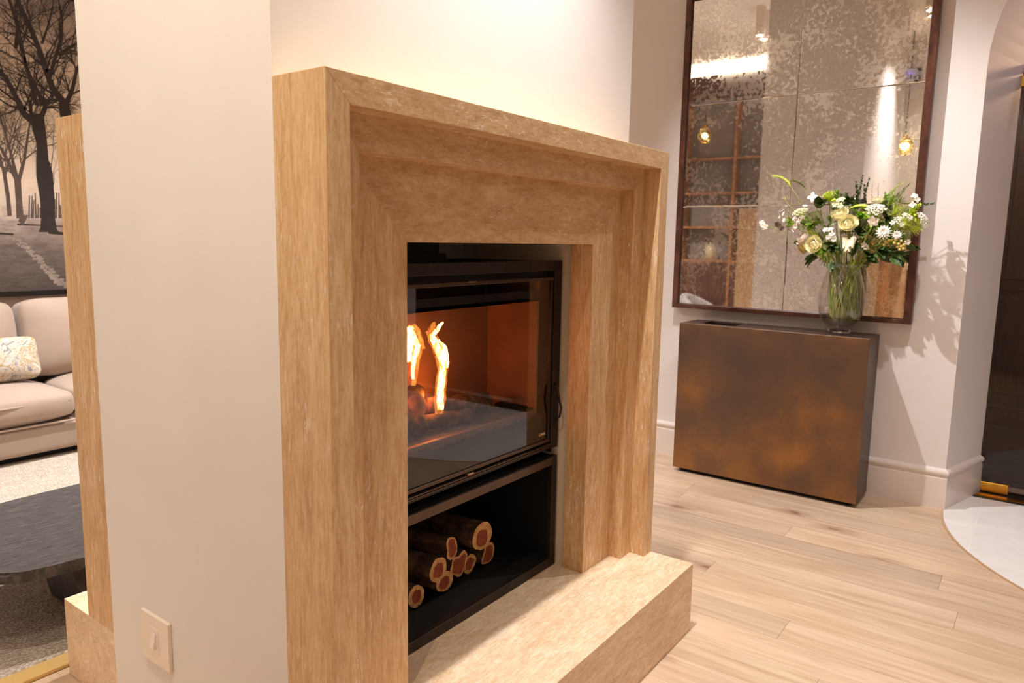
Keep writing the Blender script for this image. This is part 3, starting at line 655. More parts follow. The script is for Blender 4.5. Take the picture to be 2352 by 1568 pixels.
LD = leafm('dark_leaf', (66, 92, 34)); LM = leafm('mid_green_leaf', (138, 176, 44)); LL = leafm('lime_green', (202, 216, 78)); LG = leafm('grey_green_leaf', (92, 108, 74)); ST = leafm('green_stem', (172, 190, 66)); STD = leafm('olive_stem', (146, 160, 58))
PW = leafm('white_petal', (244, 240, 230), .6, .04); PC = leafm('cream_petal', (250, 242, 200), .6, .04); PY = leafm('yellow_cream_petal', (246, 228, 150), .6, .08); PP = leafm('blush_white_petal', (240, 222, 208), .6, .05); BR = leafm('yellow_berry', (226, 196, 104), .35, .08); UM = leafm('pale_umbel', (232, 234, 190), .7, .06); OR = leafm('orange_stem', (196, 120, 52))
def petal_mesh(name, L, W, cup, curl, mat, nu=5, nv=4, tip=.6):
    bm = bmesh.new(); g = []
    for i in range(nu+1):
        u = i/nu; row = []
        wd = W*math.sin(math.pi*min(1, (u**.75)*.93+.03))**tip if u < 1 else W*.12
        for j in range(nv+1):
            v = j/nv*2-1
            row.append(bm.verts.new((v*wd/2, L*u*math.cos(curl*u) , L*u*math.sin(curl*u) + cup*wd*(v*v))))
        g.append(row)
    for i in range(nu):
        for j in range(nv): bm.faces.new((g[i][j], g[i][j+1], g[i+1][j+1], g[i+1][j]))
    bmesh.ops.recalc_face_normals(bm, faces=bm.faces)
    me = bpy.data.meshes.new(name); bm.to_mesh(me); bm.free(); me.materials.append(mat)
    for p in me.polygons: p.use_smooth = True
    return me
PM = {}
def pmesh(key, L, W, *a, **k):
    q = 1.28 if key[0] == 'leaf' else (1.42 if key[1] == 's' else 1.2); return pmesh0(key, L*q, W*q*1.08, *a, **k)
def pmesh0(key, *a, **k):
    if key not in PM: PM[key] = petal_mesh(key[0], *a, **k)
    return PM[key]
def frame(d, spin=0):
    z = Vector(d).normalized(); x = z.cross(Vector((.13, .27, .95)));
    if x.length < .1: x = z.cross(Vector((1, 0, 0)))
    x.normalize(); y = z.cross(x); M = Matrix((x, y, z)).transposed().to_4x4()
    return M @ Matrix.Rotation(spin, 4, 'Z')
def place(name, me, root, M):
    o = bpy.data.objects.new(name, me); C.objects.link(o); o.parent = root; o.matrix_local = M; return o
FG = 'cut flowers and foliage in the glass vase'
NECK = Vector((VX, VY, VZ+.335))
cnt = [0]
def stem(label, H, name='cut_flower', cat='flower', r=.0022, mat=None, bend=.02, group=FG, low=None):
    random.seed(100+cnt[0]*17); cnt[0] += 1
    H = Vector(H); off = H-NECK; off.z = 0
    nk = NECK + (off.normalized()*min(.056, off.length*.6) if off.length > 1e-4 else Vector((0, 0, 0))) + Vector((random.uniform(-.022, .022), random.uniform(-.022, .022), 0))
    th = random.uniform(0, 2*math.pi); rb = random.uniform(.03, .062)
    bt = Vector((VX+rb*math.cos(th), VY+rb*math.sin(th), VZ+.062))
    wide = Vector((VX+(rb+.048)*math.cos(th), VY+(rb+.048)*math.sin(th), VZ+.125))
    root = thing(name, label, cat, bt, group)
    pts = []
    mid = nk.lerp(H, .5) + Vector((0, 0, .03)) + Vector((off.x, off.y, 0))*-.06 + Vector((random.uniform(-bend, bend), random.uniform(-bend, bend), 0))
    for k in range(7):
        u = k/6; pts.append(bt*(1-u)**2 + wide*2*u*(1-u) + nk*u*u)
    for k in range(1, 9):
        u = k/8; pts.append(nk*(1-u)**2 + mid*2*u*(1-u) + H*u*u)
    bm = bmesh.new(); add_tube(bm, [p-bt for p in pts], random.choice((.0013, .0016, .0024)), 7, r*.7); obj('stem', bm, mat or ST, root, True)
    return root, bt, (pts[-1]-pts[-3]).normalized(), pts
def rose(label, H, R, mat, face=(-.85, -.35, .45), open_=1.0, hang=False):
    root, bt, d, pts = stem(label, H); H = Vector(H)
    D = Vector(face).normalized(); B = Matrix.Translation(H-bt-D*R*.5) @ frame(D)
    n = [4, 5, 6, 7, 8]
    bm = bmesh.new(); bmesh.ops.create_icosphere(bm, subdivisions=2, radius=R*.36); 
    for v in bm.verts: v.co.z *= 1.25; v.co += Vector(B.translation)+D*R*.62
    obj('bud', bm, mat, root, True)
    for k, c in enumerate(n):
        me = pmesh(('petal', R, k, mat.name), R*(.72+.12*k), R*(.62+.16*k), .34-.03*k, 1.15-.16*k, mat)
        for j in range(c):
            a = 2*math.pi*(j+.37*k)/c; tilt = R_(74-13*k*open_+random.uniform(-5, 5))
            M = B @ Matrix.Rotation(a, 4, 'Z') @ Matrix.Translation((0, R*(.10+.10*k), R*(.42-.11*k))) @ Matrix.Rotation(tilt, 4, 'X')
            place('petal', me, root, M)
    for j in range(5):
        me = pmesh(('leaf', 'sep', R), R*.8, R*.28, .2, -.3, LM); place('leaf', me, root, B @ Matrix.Rotation(j*1.256, 4, 'Z') @ Matrix.Translation((0, R*.1, -.004)) @ Matrix.Rotation(R_(15), 4, 'X'))
    return root
def star(label, H, R, n, mat, face, W=.55, cone=20, name='cut_flower', st=None, heads=None, layers=1):
    root, bt, d, pts = stem(label, H, r=.0012, mat=st or STD); 
    for hh, fc in ([(H, face)] + (heads or [])):
        hh = Vector(hh); D = Vector(fc).normalized(); B = Matrix.Translation(hh-bt) @ frame(D, random.random()*3)
        for L_ in range(layers):
            me = pmesh(('petal', 's', R, L_, mat.name, n), R*(1-.2*L_), R*W, .12, -.25, mat)
            for j in range(n): place('petal', me, root, B @ Matrix.Rotation(2*math.pi*(j+.5*L_)/n, 4, 'Z') @ Matrix.Rotation(R_(cone+22*L_+random.uniform(-8, 8)), 4, 'X'))
        bm = bmesh.new(); bmesh.ops.create_icosphere(bm, subdivisions=1, radius=R*.16); 
        for v in bm.verts: v.co += B.translation
        obj('flower_centre', bm, LL, root, True)
        if hh != Vector(H):
            bm = bmesh.new(); add_tube(bm, [pts[-3]-bt, (pts[-3]-bt).lerp(hh-bt, .6)+Vector((0, 0, .01)), hh-bt], .0008, 5); obj('side_stem', bm, st or STD, root)
    return root
def umbel(label, H, R, mat, face, flat=.45):
    root, bt, d, pts = stem(label, H, r=.002); H = Vector(H); D = Vector(face).normalized(); B = Matrix.Translation(H-bt) @ frame(D)
    bm = bmesh.new(); base = B @ Vector((0, 0, -R*.75))
    rays = bmesh.new()
    for k in range(34):
        rr = math.sqrt((k+.5)/34); a = k*2.39996; c = Vector((R*rr*math.cos(a), R*rr*math.sin(a), R*flat*(1-rr*rr)))
        add_tube(rays, [base, B @ (c*.75+Vector((0, 0, -R*.2))), B @ (c-Vector((0, 0, .003)))], .0005, 4)
        for j in range(11):
            q = c + Vector((random.gauss(0, 1), random.gauss(0, 1), random.gauss(0, .5)))*R*.075
            m2 = bmesh.ops.create_icosphere(bm, subdivisions=1, radius=R*random.uniform(.045, .075)); 
            for v in m2['verts']: v.co = B @ (v.co + q)
    tag(obj('floret_cluster', bm, mat, root), kind='stuff'); tag(obj('umbel_rays', rays, LL, root), kind='stuff')
    return root
def sprig(label, H, L, mat, d, name='foliage_sprig', n=16, lw=.012, ll=.02, w2=.35, curl=.2, droop=0):
    # H is the tip; leaves in pairs run back down along -d for length L
    H = Vector(H); D = Vector(d).normalized(); base = H - D*L
    root, bt, dd, pts = stem(label, base, name, 'foliage', r=.0016, mat=STD)
    sp = [base.lerp(H, k/6)+Vector((0, 0, -droop*(k/6)**2)) for k in range(7)]
    bm = bmesh.new(); add_tube(bm, [p-bt for p in sp], .0012, 6, .0005); obj('twig', bm, STD, root)
    me = pmesh(('leaf', ll, lw, mat.name, curl), ll, lw, .15, curl, mat)
    for k in range(n):
        u = k/(n-1); i = min(5, int(u*6)); p = sp[i].lerp(sp[i+1], u*6-i)
        s = 1 - w2*u; a = (k % 2)*math.pi + random.uniform(-.5, .5) + k*.5
        M = Matrix.Translation(p-bt) @ frame(D, a) @ Matrix.Rotation(R_(38+random.uniform(-14, 14)), 4, 'X') @ Matrix.Scale(s, 4)
        place('leaf', me, root, M)
    return root
def bigleaf(label, H, L, W, d, mat=LD, n=3, spread=.5):
    H = Vector(H); root, bt, dd, pts = stem(label, H, 'leafy_stem', 'foliage', r=.0018, mat=STD)
    for k in range(n):
        dv = (Vector(d).normalized() + Vector((random.uniform(-spread, spread), random.uniform(-spread, spread), random.uniform(-spread, spread)))).normalized()
        me = pmesh(('leaf', 'b', L, W, mat.name), L, W, .16, -.35, mat, 6, 4, .8)
        M = Matrix.Translation(H-bt) @ frame(dv, random.uniform(-1, 1)) @ Matrix.Rotation(R_(88), 4, 'X')
        place('leaf', me, root, M)
    return root
def mist(label, H, R, d, mat=LL, n=70):
    H = Vector(H); root, bt, dd, pts = stem(label, H, 'feathery_green', 'foliage', r=.0016)
    bm = bmesh.new(); D = Vector(d).normalized()
    for k in range(n):
        v = (D*.9 + Vector((random.gauss(0, .55), random.gauss(0, .55), random.gauss(0, .55)))).normalized()
        s = H-bt - D*R*random.uniform(0, .9); e = s + v*R*random.uniform(.4, 1)
        add_tube(bm, [s, s.lerp(e, .5)+Vector((random.gauss(0, .004), random.gauss(0, .004), random.gauss(0, .004))), e], .0008, 3, .0004)
    tag(obj('feathery_leaves', bm, mat, root), kind='stuff'); return root
def A(px, py, x): return tuple(pl(px, py, 'x', x))
CF = (-.85, -.25, .4)
rose('open cream rose at the centre of the bouquet', A(1948, 516, 3.885), .034, PC, (-.8, -.1, .5))
rose('round yellow-cream rose at the lower left of the bouquet', A(1872, 562, 3.875), .032, PC, (-.85, .25, .15))
rose('pale rose half hidden just above the central cream rose', A(1930, 497, 3.92), .034, PC, (-.6, .1, .8))
rose('blush-white rose behind the lower left yellow one', A(1848, 550, 3.925), .030, PP, (-.5, .6, .5))
rose('deeper yellow rose peeping out beneath the blush-white one', A(1846, 566, 3.93), .026, PY, (-.5, .6, -.3))
rose('small creamy bud rose above the large right umbel', A(2016, 463, 3.95), .020, PC, (-.3, -.1, .95))
# drooping white-cream flower in the middle
def drooper(label, H, R):
    root, bt, d, pts = stem(label, Vector(H)+Vector((0, 0, .03)), mat=OR); H = Vector(H)
    for c in range(3):
        B = Matrix.Translation(H-bt+Vector((random.uniform(-.004, .01), [-.022, 0, .022][c], [.004, -.012, .006][c]))) @ frame((-.35+.1*c, -.15*(c-1), -.9))
        for k in range(3):
            me = pmesh(('petal', 'd', R, k), R*(1-.12*k), R*.34, .3, .25, PP if k else PC)
            for j in range(5): place('petal', me, root, B @ Matrix.Rotation(2*math.pi*(j+.4*k)/5, 4, 'Z') @ Matrix.Rotation(R_(62+9*k), 4, 'X'))
    return root
drooper('drooping cream many-petalled flower below the central rose', A(1951, 543, 3.87), .058)
umbel('flat pale green lace umbel at the upper left', A(1838, 488, 3.92), .040, UM, (-.35, .25, .9))
umbel('large white lace umbel right of the centre', A(2012, 482, 3.90), .046, PW, (-.55, -.05, .85))
umbel('white lace umbel hanging at the far right edge', A(2118, 505, 3.93), .040, PW, (-.2, -.85, .45))
umbel('small lace umbel between the right umbel and the far right one', A(2070, 508, 3.92), .034, PW, (-.5, -.3, .8))
umbel('greenish umbel at the top left behind the white blossom', A(1905, 448, 3.97), .034, LL, (-.4, .1, .9))
umbel('green-white umbel right above the central roses', A(1936, 478, 3.95), .026, UM, (-.5, .1, .85))
star('four-petalled pure white blossom at the top left', A(1866, 452, 3.90), .020, 4, PW, (-.9, .1, .35), .62, 8)
star('pale blossom hanging free at the far left of the bouquet', A(1750, 512, 3.93), .014, 5, PP, (-.9, .3, .2), .8, 12, heads=[(A(1756, 520, 3.92), (-.8, -.3, .1))])
star('little white bell hanging below the far left blossom', A(1796, 549, 3.92), .012, 5, PW, (-.75, .1, -.5), .6, 40)
star('cluster of small white blossoms on the left edge', A(1800, 490, 3.93), .010, 5, PW, (-.6, .7, .3), .7, 25, heads=[(A(1792, 497, 3.92), (-.5, .8, 0)), (A(1802, 505, 3.92), (-.7, .5, .2)), (A(1797, 484, 3.94), (-.3, .5, .8))])
star('spray of blush-white florets left of the pale rose', A(1834, 508, 3.90), .011, 5, PP, (-.9, .2, .3), .8, 25, heads=[(A(1826, 502, 3.9), (-.8, .4, .4)), (A(1828, 520, 3.9), (-.9, .3, -.1)), (A(1842, 500, 3.91), (-.8, 0, .6)), (A(1824, 528, 3.92), (-.8, .5, -.2))], layers=2)
star('white phlox-like cluster between the two cream roses', A(1911, 538, 3.87), .011, 5, PW, (-.95, 0, .2), .8, 20, heads=[(A(1903, 545, 3.87), (-.9, .3, 0)), (A(1915, 550, 3.87), (-.9, -.2, -.1)), (A(1896, 528, 3.88), (-.9, .3, .3)), (A(1908, 527, 3.88), (-.8, 0, .6))], layers=2)
star('white spiky chrysanthemum-like flower right of centre', A(2030, 533, 3.87), .026, 14, PW, (-.9, -.1, .3), .22, 12, layers=3)
star('smaller spiky white flower beside it to the right', A(2060, 540, 3.89), .018, 12, PW, (-.9, -.2, .3), .24, 15, layers=3)
star('broad-petalled cream flower beneath the large umbel', A(2006, 508, 3.88), .020, 5, PP, (-.9, .1, -.2), .85, 12)
star('pair of white blossoms left of the dark eucalyptus', A(1962, 462, 3.99), .014, 5, PW, (-.8, 0, .5), .8, 20, heads=[(A(1946, 466, 4.0), (-.9, 0, .3))])
star('pale blue-white blossoms at the upper right', A(2100, 450, 3.96), .012, 4, PW, (-.7, -.2, .6), .8, 20, heads=[(A(2096, 470, 3.95), (-.9, -.1, .2)), (A(2106, 458, 3.95), (-.8, -.5, .2))])
star('tiny pink-white blossoms low beside the drooping flower', A(1984, 562, 3.90), .011, 5, PP, (-.9, -.2, 0), .7, 25, heads=[(A(1990, 568, 3.9), (-.9, 0, -.3)), (A(2084, 556, 3.93), (-.9, -.3, 0))])
# berries
root, bt, d, pts = stem('sprig of round yellow berries at the lower right', A(2062, 566, 3.90), 'berry_sprig', 'berries', mat=STD)
bm = bmesh.new(); bmesh.ops.create_icosphere(bm, subdivisions=2, radius=.0068); me_b = bpy.data.meshes.new('berry'); bm.to_mesh(me_b); bm.free(); me_b.materials.append(BR)
for p in me_b.polygons: p.use_smooth = True
bs = bmesh.new()
for (a, b_) in [(2034, 554), (2031, 562), (2042, 552), (2049, 551), (2057, 550), (2070, 553), (2054, 558), (2064, 560), (2076, 562), (2061, 567), (2070, 566), (2066, 573), (2075, 571), (2038, 557)]:
    q = Vector(A(a, b_, 3.875+random.uniform(0, .02))); place('berry', me_b, root, Matrix.Translation(q-bt)); add_tube(bs, [pts[-1]-bt, q-bt], .0007, 4)
tag(obj('berry_stalks', bs, STD, root), kind='stuff')
# sprigs
sprig('grass with bent green seed head at the top left', A(1800, 455, 3.92), .02, LL, (0, .6, .8), 'grass_stem', 4, .003, .02)
def grasshead(label, P, parent_h):
    H = Vector(P[-1]); root, bt, dd, pts = stem(label, P[0], 'grass_stem', 'foliage', r=.0010, mat=ST)
    bm = bmesh.new(); Q = [Vector(p)-bt for p in P]; n = len(Q)
    add_tube(bm, Q, [.0015, .0045, .0052, .0045, .0028, .001][:n], 8)
    for k in range(240):
        u = random.random()*(n-1.01); i = int(u); p = Q[i].lerp(Q[i+1], u-i); v = Vector((random.gauss(0, 1), random.gauss(0, 1), random.gauss(0, 1))).normalized()*.009 + (Q[i+1]-Q[i]).normalized()*.006
        add_tube(bm, [p, p+v], .0004, 3)
    obj('seed_head', bm, LL, root)
grasshead('tall grass whose bushy seed head nods to the left of the bouquet', [A(1816, 428, 3.92), A(1812, 420, 3.92), A(1805, 413, 3.92), A(1795, 407, 3.92), A(1784, 404, 3.92), A(1776, 404, 3.92)], 0)
sprig('dark eucalyptus spire standing highest at the centre', A(1967, 420, 3.97), .13, LD, (-.05, .12, 1), n=30, lw=.012, ll=.015)
sprig('second dark eucalyptus spire leaning right', A(1982, 405, 3.99), .15, LD, (-.05, -.15, 1), n=30, lw=.009, ll=.013)
sprig('thin tall twig with sparse tiny leaves beside the spires', A(2004, 418, 3.99), .10, LG, (0, .05, 1), n=10, lw=.004, ll=.007)
sprig('pale fuzzy sprig rising to the upper right', A(2075, 415, 3.97), .12, LL, (-.1, -.7, .75), n=26, lw=.004, ll=.016)
sprig('grey-green sprig reaching past the mirror frame on the right', A(2144, 467, 3.96), .09, LG, (-.05, -1, .12), n=26, lw=.010, ll=.012)
sprig('twiggy sprig beside the upper right pale one', A(2062, 428, 3.96), .10, LM, (0, -.55, .8), n=18, lw=.004, ll=.014)
sprig('fresh green leafy sprig behind the white four-petalled blossom', A(1922, 440, 3.96), .07, LM, (-.2, .05, 1), n=16, lw=.014, ll=.026)
sprig('bright green sprig right of the eucalyptus', A(2035, 447, 3.96), .07, LM, (-.1, -.3, 1), n=16, lw=.012, ll=.022)
sprig('dark leafy sprig above the roses', A(1958, 455, 3.95), .06, LD, (0, .3, 1), n=10, lw=.014, ll=.028)
sprig('curled lime leaves at the far right', A(2112, 470, 3.94), .06, LL, (-.2, -.7, .6), n=14, lw=.014, ll=.022)
sprig('small-leaved green sprig on the left edge', A(1808, 505, 3.93), .08, LL, (-.1, .8, .5), n=16, lw=.008, ll=.014)
bigleaf('large dark glossy leaves at the upper left', A(1884, 478, 3.91), .060, .030, (-.6, .1, .8), LD, 6)
bigleaf('dark leaves hanging out at the lower left', A(1878, 592, 3.92), .058, .030, (-.3, .9, -.25), LD, 4, .35)
bigleaf('dark leaf tucked behind the blush-white rose', A(1850, 560, 3.95), .046, .03, (-.3, 1, .1), LD, 3, .3)
bigleaf('dark leaves at the lower right under the berries', A(2050, 590, 3.92), .06, .034, (-.4, -.8, -.1), LD, 6, .5)
bigleaf('dark leaves at the right behind the berries', A(2082, 572, 3.96), .05, .03, (-.3, -1, .1), LD, 4, .4)
bigleaf('round olive leaves lying over the vase rim', A(1918, 605, 3.90), .044, .036, (-.9, .2, -.5), LG, 4, .5)
bigleaf('deep green leaves at the heart of the bouquet', A(1975, 535, 3.93), .055, .026, (-.7, 0, .5), LD, 8, .7)
bigleaf('mid green leaves between the roses and the white umbel', A(1975, 500, 3.92), .048, .022, (-.7, -.1, .6), LM, 7, .7)
bigleaf('dark leaves low in the middle above the rim', A(1995, 590, 3.93), .055, .026, (-.7, -.2, .2), LD, 8, .7)
bigleaf('yellow-green long leaves behind the central roses', A(1950, 480, 3.94), .075, .012, (-.3, -.7, .2), LL, 4, .3)
bigleaf('green leaves filling the left below the lace umbel', A(1870, 520, 3.93), .045, .018, (-.7, .3, .3), LM, 8, .7)
bigleaf('dark leaves filling behind the right umbel', A(2035, 505, 3.96), .05, .024, (-.6, -.3, .4), LD, 7, .7)
mist('feathery dill-like green at the right', A(2062, 480, 3.94), .065, (-.2, -.5, .8), LL, 120)
mist('second feathery green tuft lower at the right', A(2085, 515, 3.93), .06, (-.3, -.8, .4), LL, 120)
mist('feathery green behind the left lace umbel', A(1850, 500, 3.94), .05, (-.2, .7, .6), LM, 80)
mist('fine green tuft below the left umbel', A(1862, 535, 3.91), .045, (-.7, .4, .2), LL, 70)
mist('moss-green fluff in the middle of the bouquet', A(1905, 500, 3.92), .045, (-.8, .1, .5), LM, 80)
mist('olive fluff behind the large umbel', A(2035, 480, 3.97), .05, (-.4, -.2, .8), LG, 80)
star('bundle of orange-brown stalks low right of the neck', A(1995, 572, 3.92), .008, 5, OR, (-.6, -.4, .6), .4, 40, st=OR, heads=[(A(2003, 560, 3.92), (-.5, -.5, .6))])
for i, (lb, q, x_, L_, W_, d_, mt, n_, sp_) in enumerate([
 ('broad mid green leaves low at the left of the neck', (1895, 575), 3.91, .045, .024, (-.6, .6, 0), LM, 7, .8),
 ('dark leaves under the two cream roses', (1915, 565), 3.92, .05, .026, (-.8, .1, .1), LD, 8, .8),
 ('dark leaves around the drooping cream flower', (1960, 560), 3.92, .05, .026, (-.8, -.1, 0), LD, 8, .8),
 ('mid green leaves under the large white umbel', (2010, 520), 3.93, .045, .022, (-.7, -.2, .2), LM, 8, .8),
 ('lime leaves between the far right umbels', (2092, 492), 3.95, .04, .016, (-.4, -.7, .4), LL, 8, .8),
 ('dark leaves between the spires and the upper umbel', (1950, 470), 3.98, .045, .024, (-.5, .1, .7), LD, 8, .7),
 ('lime leaves along the top left', (1905, 462), 3.95, .042, .018, (-.6, .1, .8), LL, 8, .7),
 ('mid green leaves behind the spiky white flower', (2045, 545), 3.94, .045, .022, (-.6, -.5, .1), LM, 7, .8),
 ('dark leaves at the right side of the neck', (2020, 575), 3.94, .05, .028, (-.5, -.6, -.1), LD, 8, .8),
 ('green leaves behind the far left florets', (1822, 515), 3.95, .035, .014, (-.4, .8, .3), LM, 8, .7)]):
    bigleaf(lb, A(*q, x_), L_, W_, d_, mt, n_, sp_)
mist('airy lime green spray in front at the right', A(2080, 505, 3.90), .06, (-.5, -.7, .4), LL, 130)
mist('soft green spray under the far right umbel', A(2105, 525, 3.93), .05, (-.3, -.9, .1), LL, 100)
mist('soft green spray at the top right of the umbel', A(2050, 455, 3.96), .05, (-.1, -.4, .9), LM, 90)
star('creamy florets under the top left greens', A(1925, 462, 3.93), .012, 5, PC, (-.8, .1, .5), .7, 25, heads=[(A(1935, 458, 3.94), (-.7, 0, .7)), (A(1918, 470, 3.92), (-.9, .2, .2)), (A(1930, 472, 3.92), (-.9, 0, .1))], layers=2)
star('white florets scattered among the right hand greens', A(2090, 500, 3.90), .010, 5, PW, (-.8, -.4, .3), .8, 25, heads=[(A(2078, 494, 3.9), (-.8, -.2, .5)), (A(2072, 516, 3.9), (-.9, -.2, 0)), (A(2050, 512, 3.89), (-.9, -.2, .2))], layers=2)
# ------------------------------------------------------------------ lounge behind the partition
SOFA = plain('taupe_velvet', (170, 148, 132), .85, var=.05, sc_=5, bmp=.05, bs=300, sheen=.3)
SOFAB = plain('taupe_velvet_base', (164, 142, 126), .85, var=.04, sc_=5, bmp=.05, bs=300, sheen=.2)
RUGM, t, b = nt('woven_rug'); b.inputs['Roughness'].default_value = 1
co = coords(t, (1, 1.6, 1), 'World'); vo = N(t, 'ShaderNodeTexVoronoi', Scale=95); t.links.new(co, vo.inputs['Vector']); nz = noise_(t, co, 18, 4, .7)
r = ramp(t, vo.outputs['Distance'], [(.1, rgb((236, 226, 214))), (.6, rgb((182, 166, 150)))]); r2 = ramp(t, nz, [(.35, (.82, .8, .78)), (.6, (1, 1, 1))])
t.links.new(mixc(t, 1., r.outputs[0], r2.outputs[0], 'MULTIPLY'), b.inputs['Base Color']); bump(t, b, vo.outputs['Distance'], .9, .006)
rug = thing('area_rug', 'woven grey-beige rug with a tan bound edge under coffee table and sofa', 'rug', (1.9, 3.5, 0))
o = boxo('pile', (.66, 2.335, .001), (3.5, 5.2, .016), RUGM, rug, .004, 1); rel(o, rug.location)
BIND = plain('tan_rug_binding', (206, 170, 104), .8, var=.05, bmp=.1, bs=200)
o = boxo('binding', (.66, 2.268, .001), (3.5, 2.335, .014), BIND, rug, .004, 2); rel(o, rug.location)
# coffee table
TABM = wood('blackened_ribbed_wood', (34, 29, 28), (62, 55, 53), (96, 87, 84), (1.2, 9, 1), .55, .9, True, 16)
tz = .300
ct = thing('coffee_table', 'low black wood coffee table with rounded slab top and blade legs', 'table', (1.35, 2.7, .016))
outl = []
for k in range(48):
    a = 2*math.pi*k/48; ca, sa = math.cos(a), math.sin(a); e = 2/5
    outl.append((1.47+.79*abs(ca)**e*(1 if ca > 0 else -1), 2.69+.37*abs(sa)**e*(1 if sa > 0 else -1)))
bm = bmesh.new(); add_prism(bm, [(x, y, tz-.036) for x, y in outl], [(x, y, tz) for x, y in outl])
bmesh.ops.bevel(bm, geom=[e for e in bm.edges if abs(e.verts[0].co.z-e.verts[1].co.z) < .001], offset=.009, segments=3, affect='EDGES')
o = obj('table_top', bm, TABM, ct); rel(o, ct.location)
def blade(x, y, dx, dy, wx, wy):
    bm = bmesh.new(); a = [(x-wx/2, y-wy/2), (x+wx/2, y-wy/2), (x+wx/2, y+wy/2), (x-wx/2, y+wy/2)]
    add_prism(bm, [(p[0]+dx*.35, p[1]+dy*.35, .0162) for p in a], [(p[0]*1.0, p[1]*1.0, tz-.036) for p in a]); bev(bm, .003, 1)
    o = obj('leg', bm, TABM, ct); rel(o, ct.location)
blade(.965, 2.60, .16, .02, .045, .30); blade(1.21, 2.56, .10, .02, .06, .26); blade(1.75, 2.60, -.1, .02, .06, .26); blade(2.0, 2.62, -.16, .02, .045, .30)
# sofa
so = thing('sofa', 'taupe upholstered sofa with deep seat cushions below the tree picture', 'sofa', (2.0, 4.9, .016))
def cushion(nm, a, b_, mat, parent, puff=.03, cuts=5, rot=None, r=.05, loc=None):
    (x0, y0, z0), (x1, y1, z1) = a, b_
    bm = bmesh.new(); add_box(bm, (-1, -1, -1), (1, 1, 1)); bmesh.ops.subdivide_edges(bm, edges=list(bm.edges), cuts=cuts, use_grid_fill=True)
    hx, hy, hz = (x1-x0)/2, (y1-y0)/2, (z1-z0)/2; c = Vector(((x0+x1)/2, (y0+y1)/2, (z0+z1)/2))
    for v in bm.verts:
        p = v.co.copy(); q = Vector((p.x*hx, p.y*hy, p.z*hz))
        inner = Vector((max(-hx+r, min(hx-r, q.x)), max(-hy+r, min(hy-r, q.y)), max(-hz+r, min(hz-r, q.z)))); d = q-inner
        if d.length > 1e-6: q = inner + d.normalized()*min(d.length, r) if sum(abs(t_) > 1e-6 for t_ in d) > 1 else q
        f = lambda t_: 1-t_*t_
        if puff:
            if hz <= hy: q.z += math.copysign(puff*f(p.x)*f(p.y), p.z) if abs(p.z) > .3 else 0
            else: q.y += math.copysign(puff*f(p.x)*f(p.z), p.y) if abs(p.y) > .3 else 0
        q += Vector((noise.noise(q*6+c), noise.noise(q*6+c*2), noise.noise(q*6+c*3)))*.006
        if rot: q = Matrix.Rotation(rot[0], 3, rot[1]) @ q
        v.co = q + c
    o = obj(nm, bm, mat, parent, True); rel(o, parent.location)
    md = o.modifiers.new('soft', 'SUBSURF'); md.levels = 1; md.render_levels = 1
    return o
cushion('base', (.2, 4.50, .045), (3.4, 5.40, .225), SOFAB, so, 0, 6, r=.025)
cushion('back_frame', (.2, 5.22, .20), (3.4, 5.46, .72), SOFAB, so, 0, 5, r=.05)
bm = bmesh.new(); add_tube(bm, [(x_, 4.492, .222) for x_ in (.22, 1.2, 2.2, 3.38)], .006, 8); o = obj('piping', bm, SOFA, so, True); rel(o, so.location)
for (a, b_) in ((.22, 1.03), (1.04, 1.845), (1.855, 2.62), (2.63, 3.38)):
    c = cushion('seat_cushion', (a, 4.47, .228), (b_, 5.10, .400), SOFA, so, .035, 6, r=.07)
    bm = bmesh.new(); pts = [(a+.05, 5.0, .36), (a+.03, 4.56, .345), (a+.05, 4.495, .34), ((a+b_)/2, 4.470, .345), (b_-.05, 4.495, .34), (b_-.03, 4.56, .345), (b_-.05, 5.0, .36)]
    add_tube(bm, pts, .006, 8); o = obj('cushion_piping', bm, SOFA, c, True); o.matrix_parent_inverse = Matrix.Identity(4); rel(o, so.location)
for (a, b_, r0) in ((.25, .98, 0), (.99, 1.745, .03), (1.765, 2.50, 0), (2.51, 3.30, 0)):
    cushion('back_cushion', (a, 4.98, .39), (b_, 5.22, .885), SOFA, so, .05, 6, (R_(-10), 'X'), .07)
o = boxo('plinth_shadow_gap', (.3, 4.58, .0165), (3.3, 5.4, .047), BLACKD, so); rel(o, so.location)
# patterned pillow
m, t, b = nt('leafy_print_fabric'); b.inputs['Roughness'].default_value = .9; co = coords(t, (1, 1, 1), 'World')
n1 = N(t, 'ShaderNodeTexVoronoi', Scale=13); nzv = N(t, 'ShaderNodeTexNoise', Scale=8, Detail=3, Distortion=2); t.links.new(co, nzv.inputs['Vector']); t.links.new(nzv.outputs['Color'], n1.inputs['Vector'])
rr = ramp(t, noise_(t, co, 9, 4, .6, 2.5), [(.34, rgb((110, 106, 100))), (.42, rgb((178, 174, 170))), (.48, rgb((214, 202, 184))), (.54, rgb((166, 140, 92))), (.60, rgb((214, 208, 200))), (.68, rgb((140, 134, 126)))]); t.links.new(rr.outputs[0], b.inputs['Base Color'])
pi_ = thing('throw_pillow', 'small cushion with grey and ochre leaf print against the sofa back', 'cushion', (1.55, 4.9, .42))
cushion('pillow_cover', (1.33, 4.80, .425), (1.775, 4.90, .685), m, pi_, .05, 6, (R_(-24), 'X'), .03)
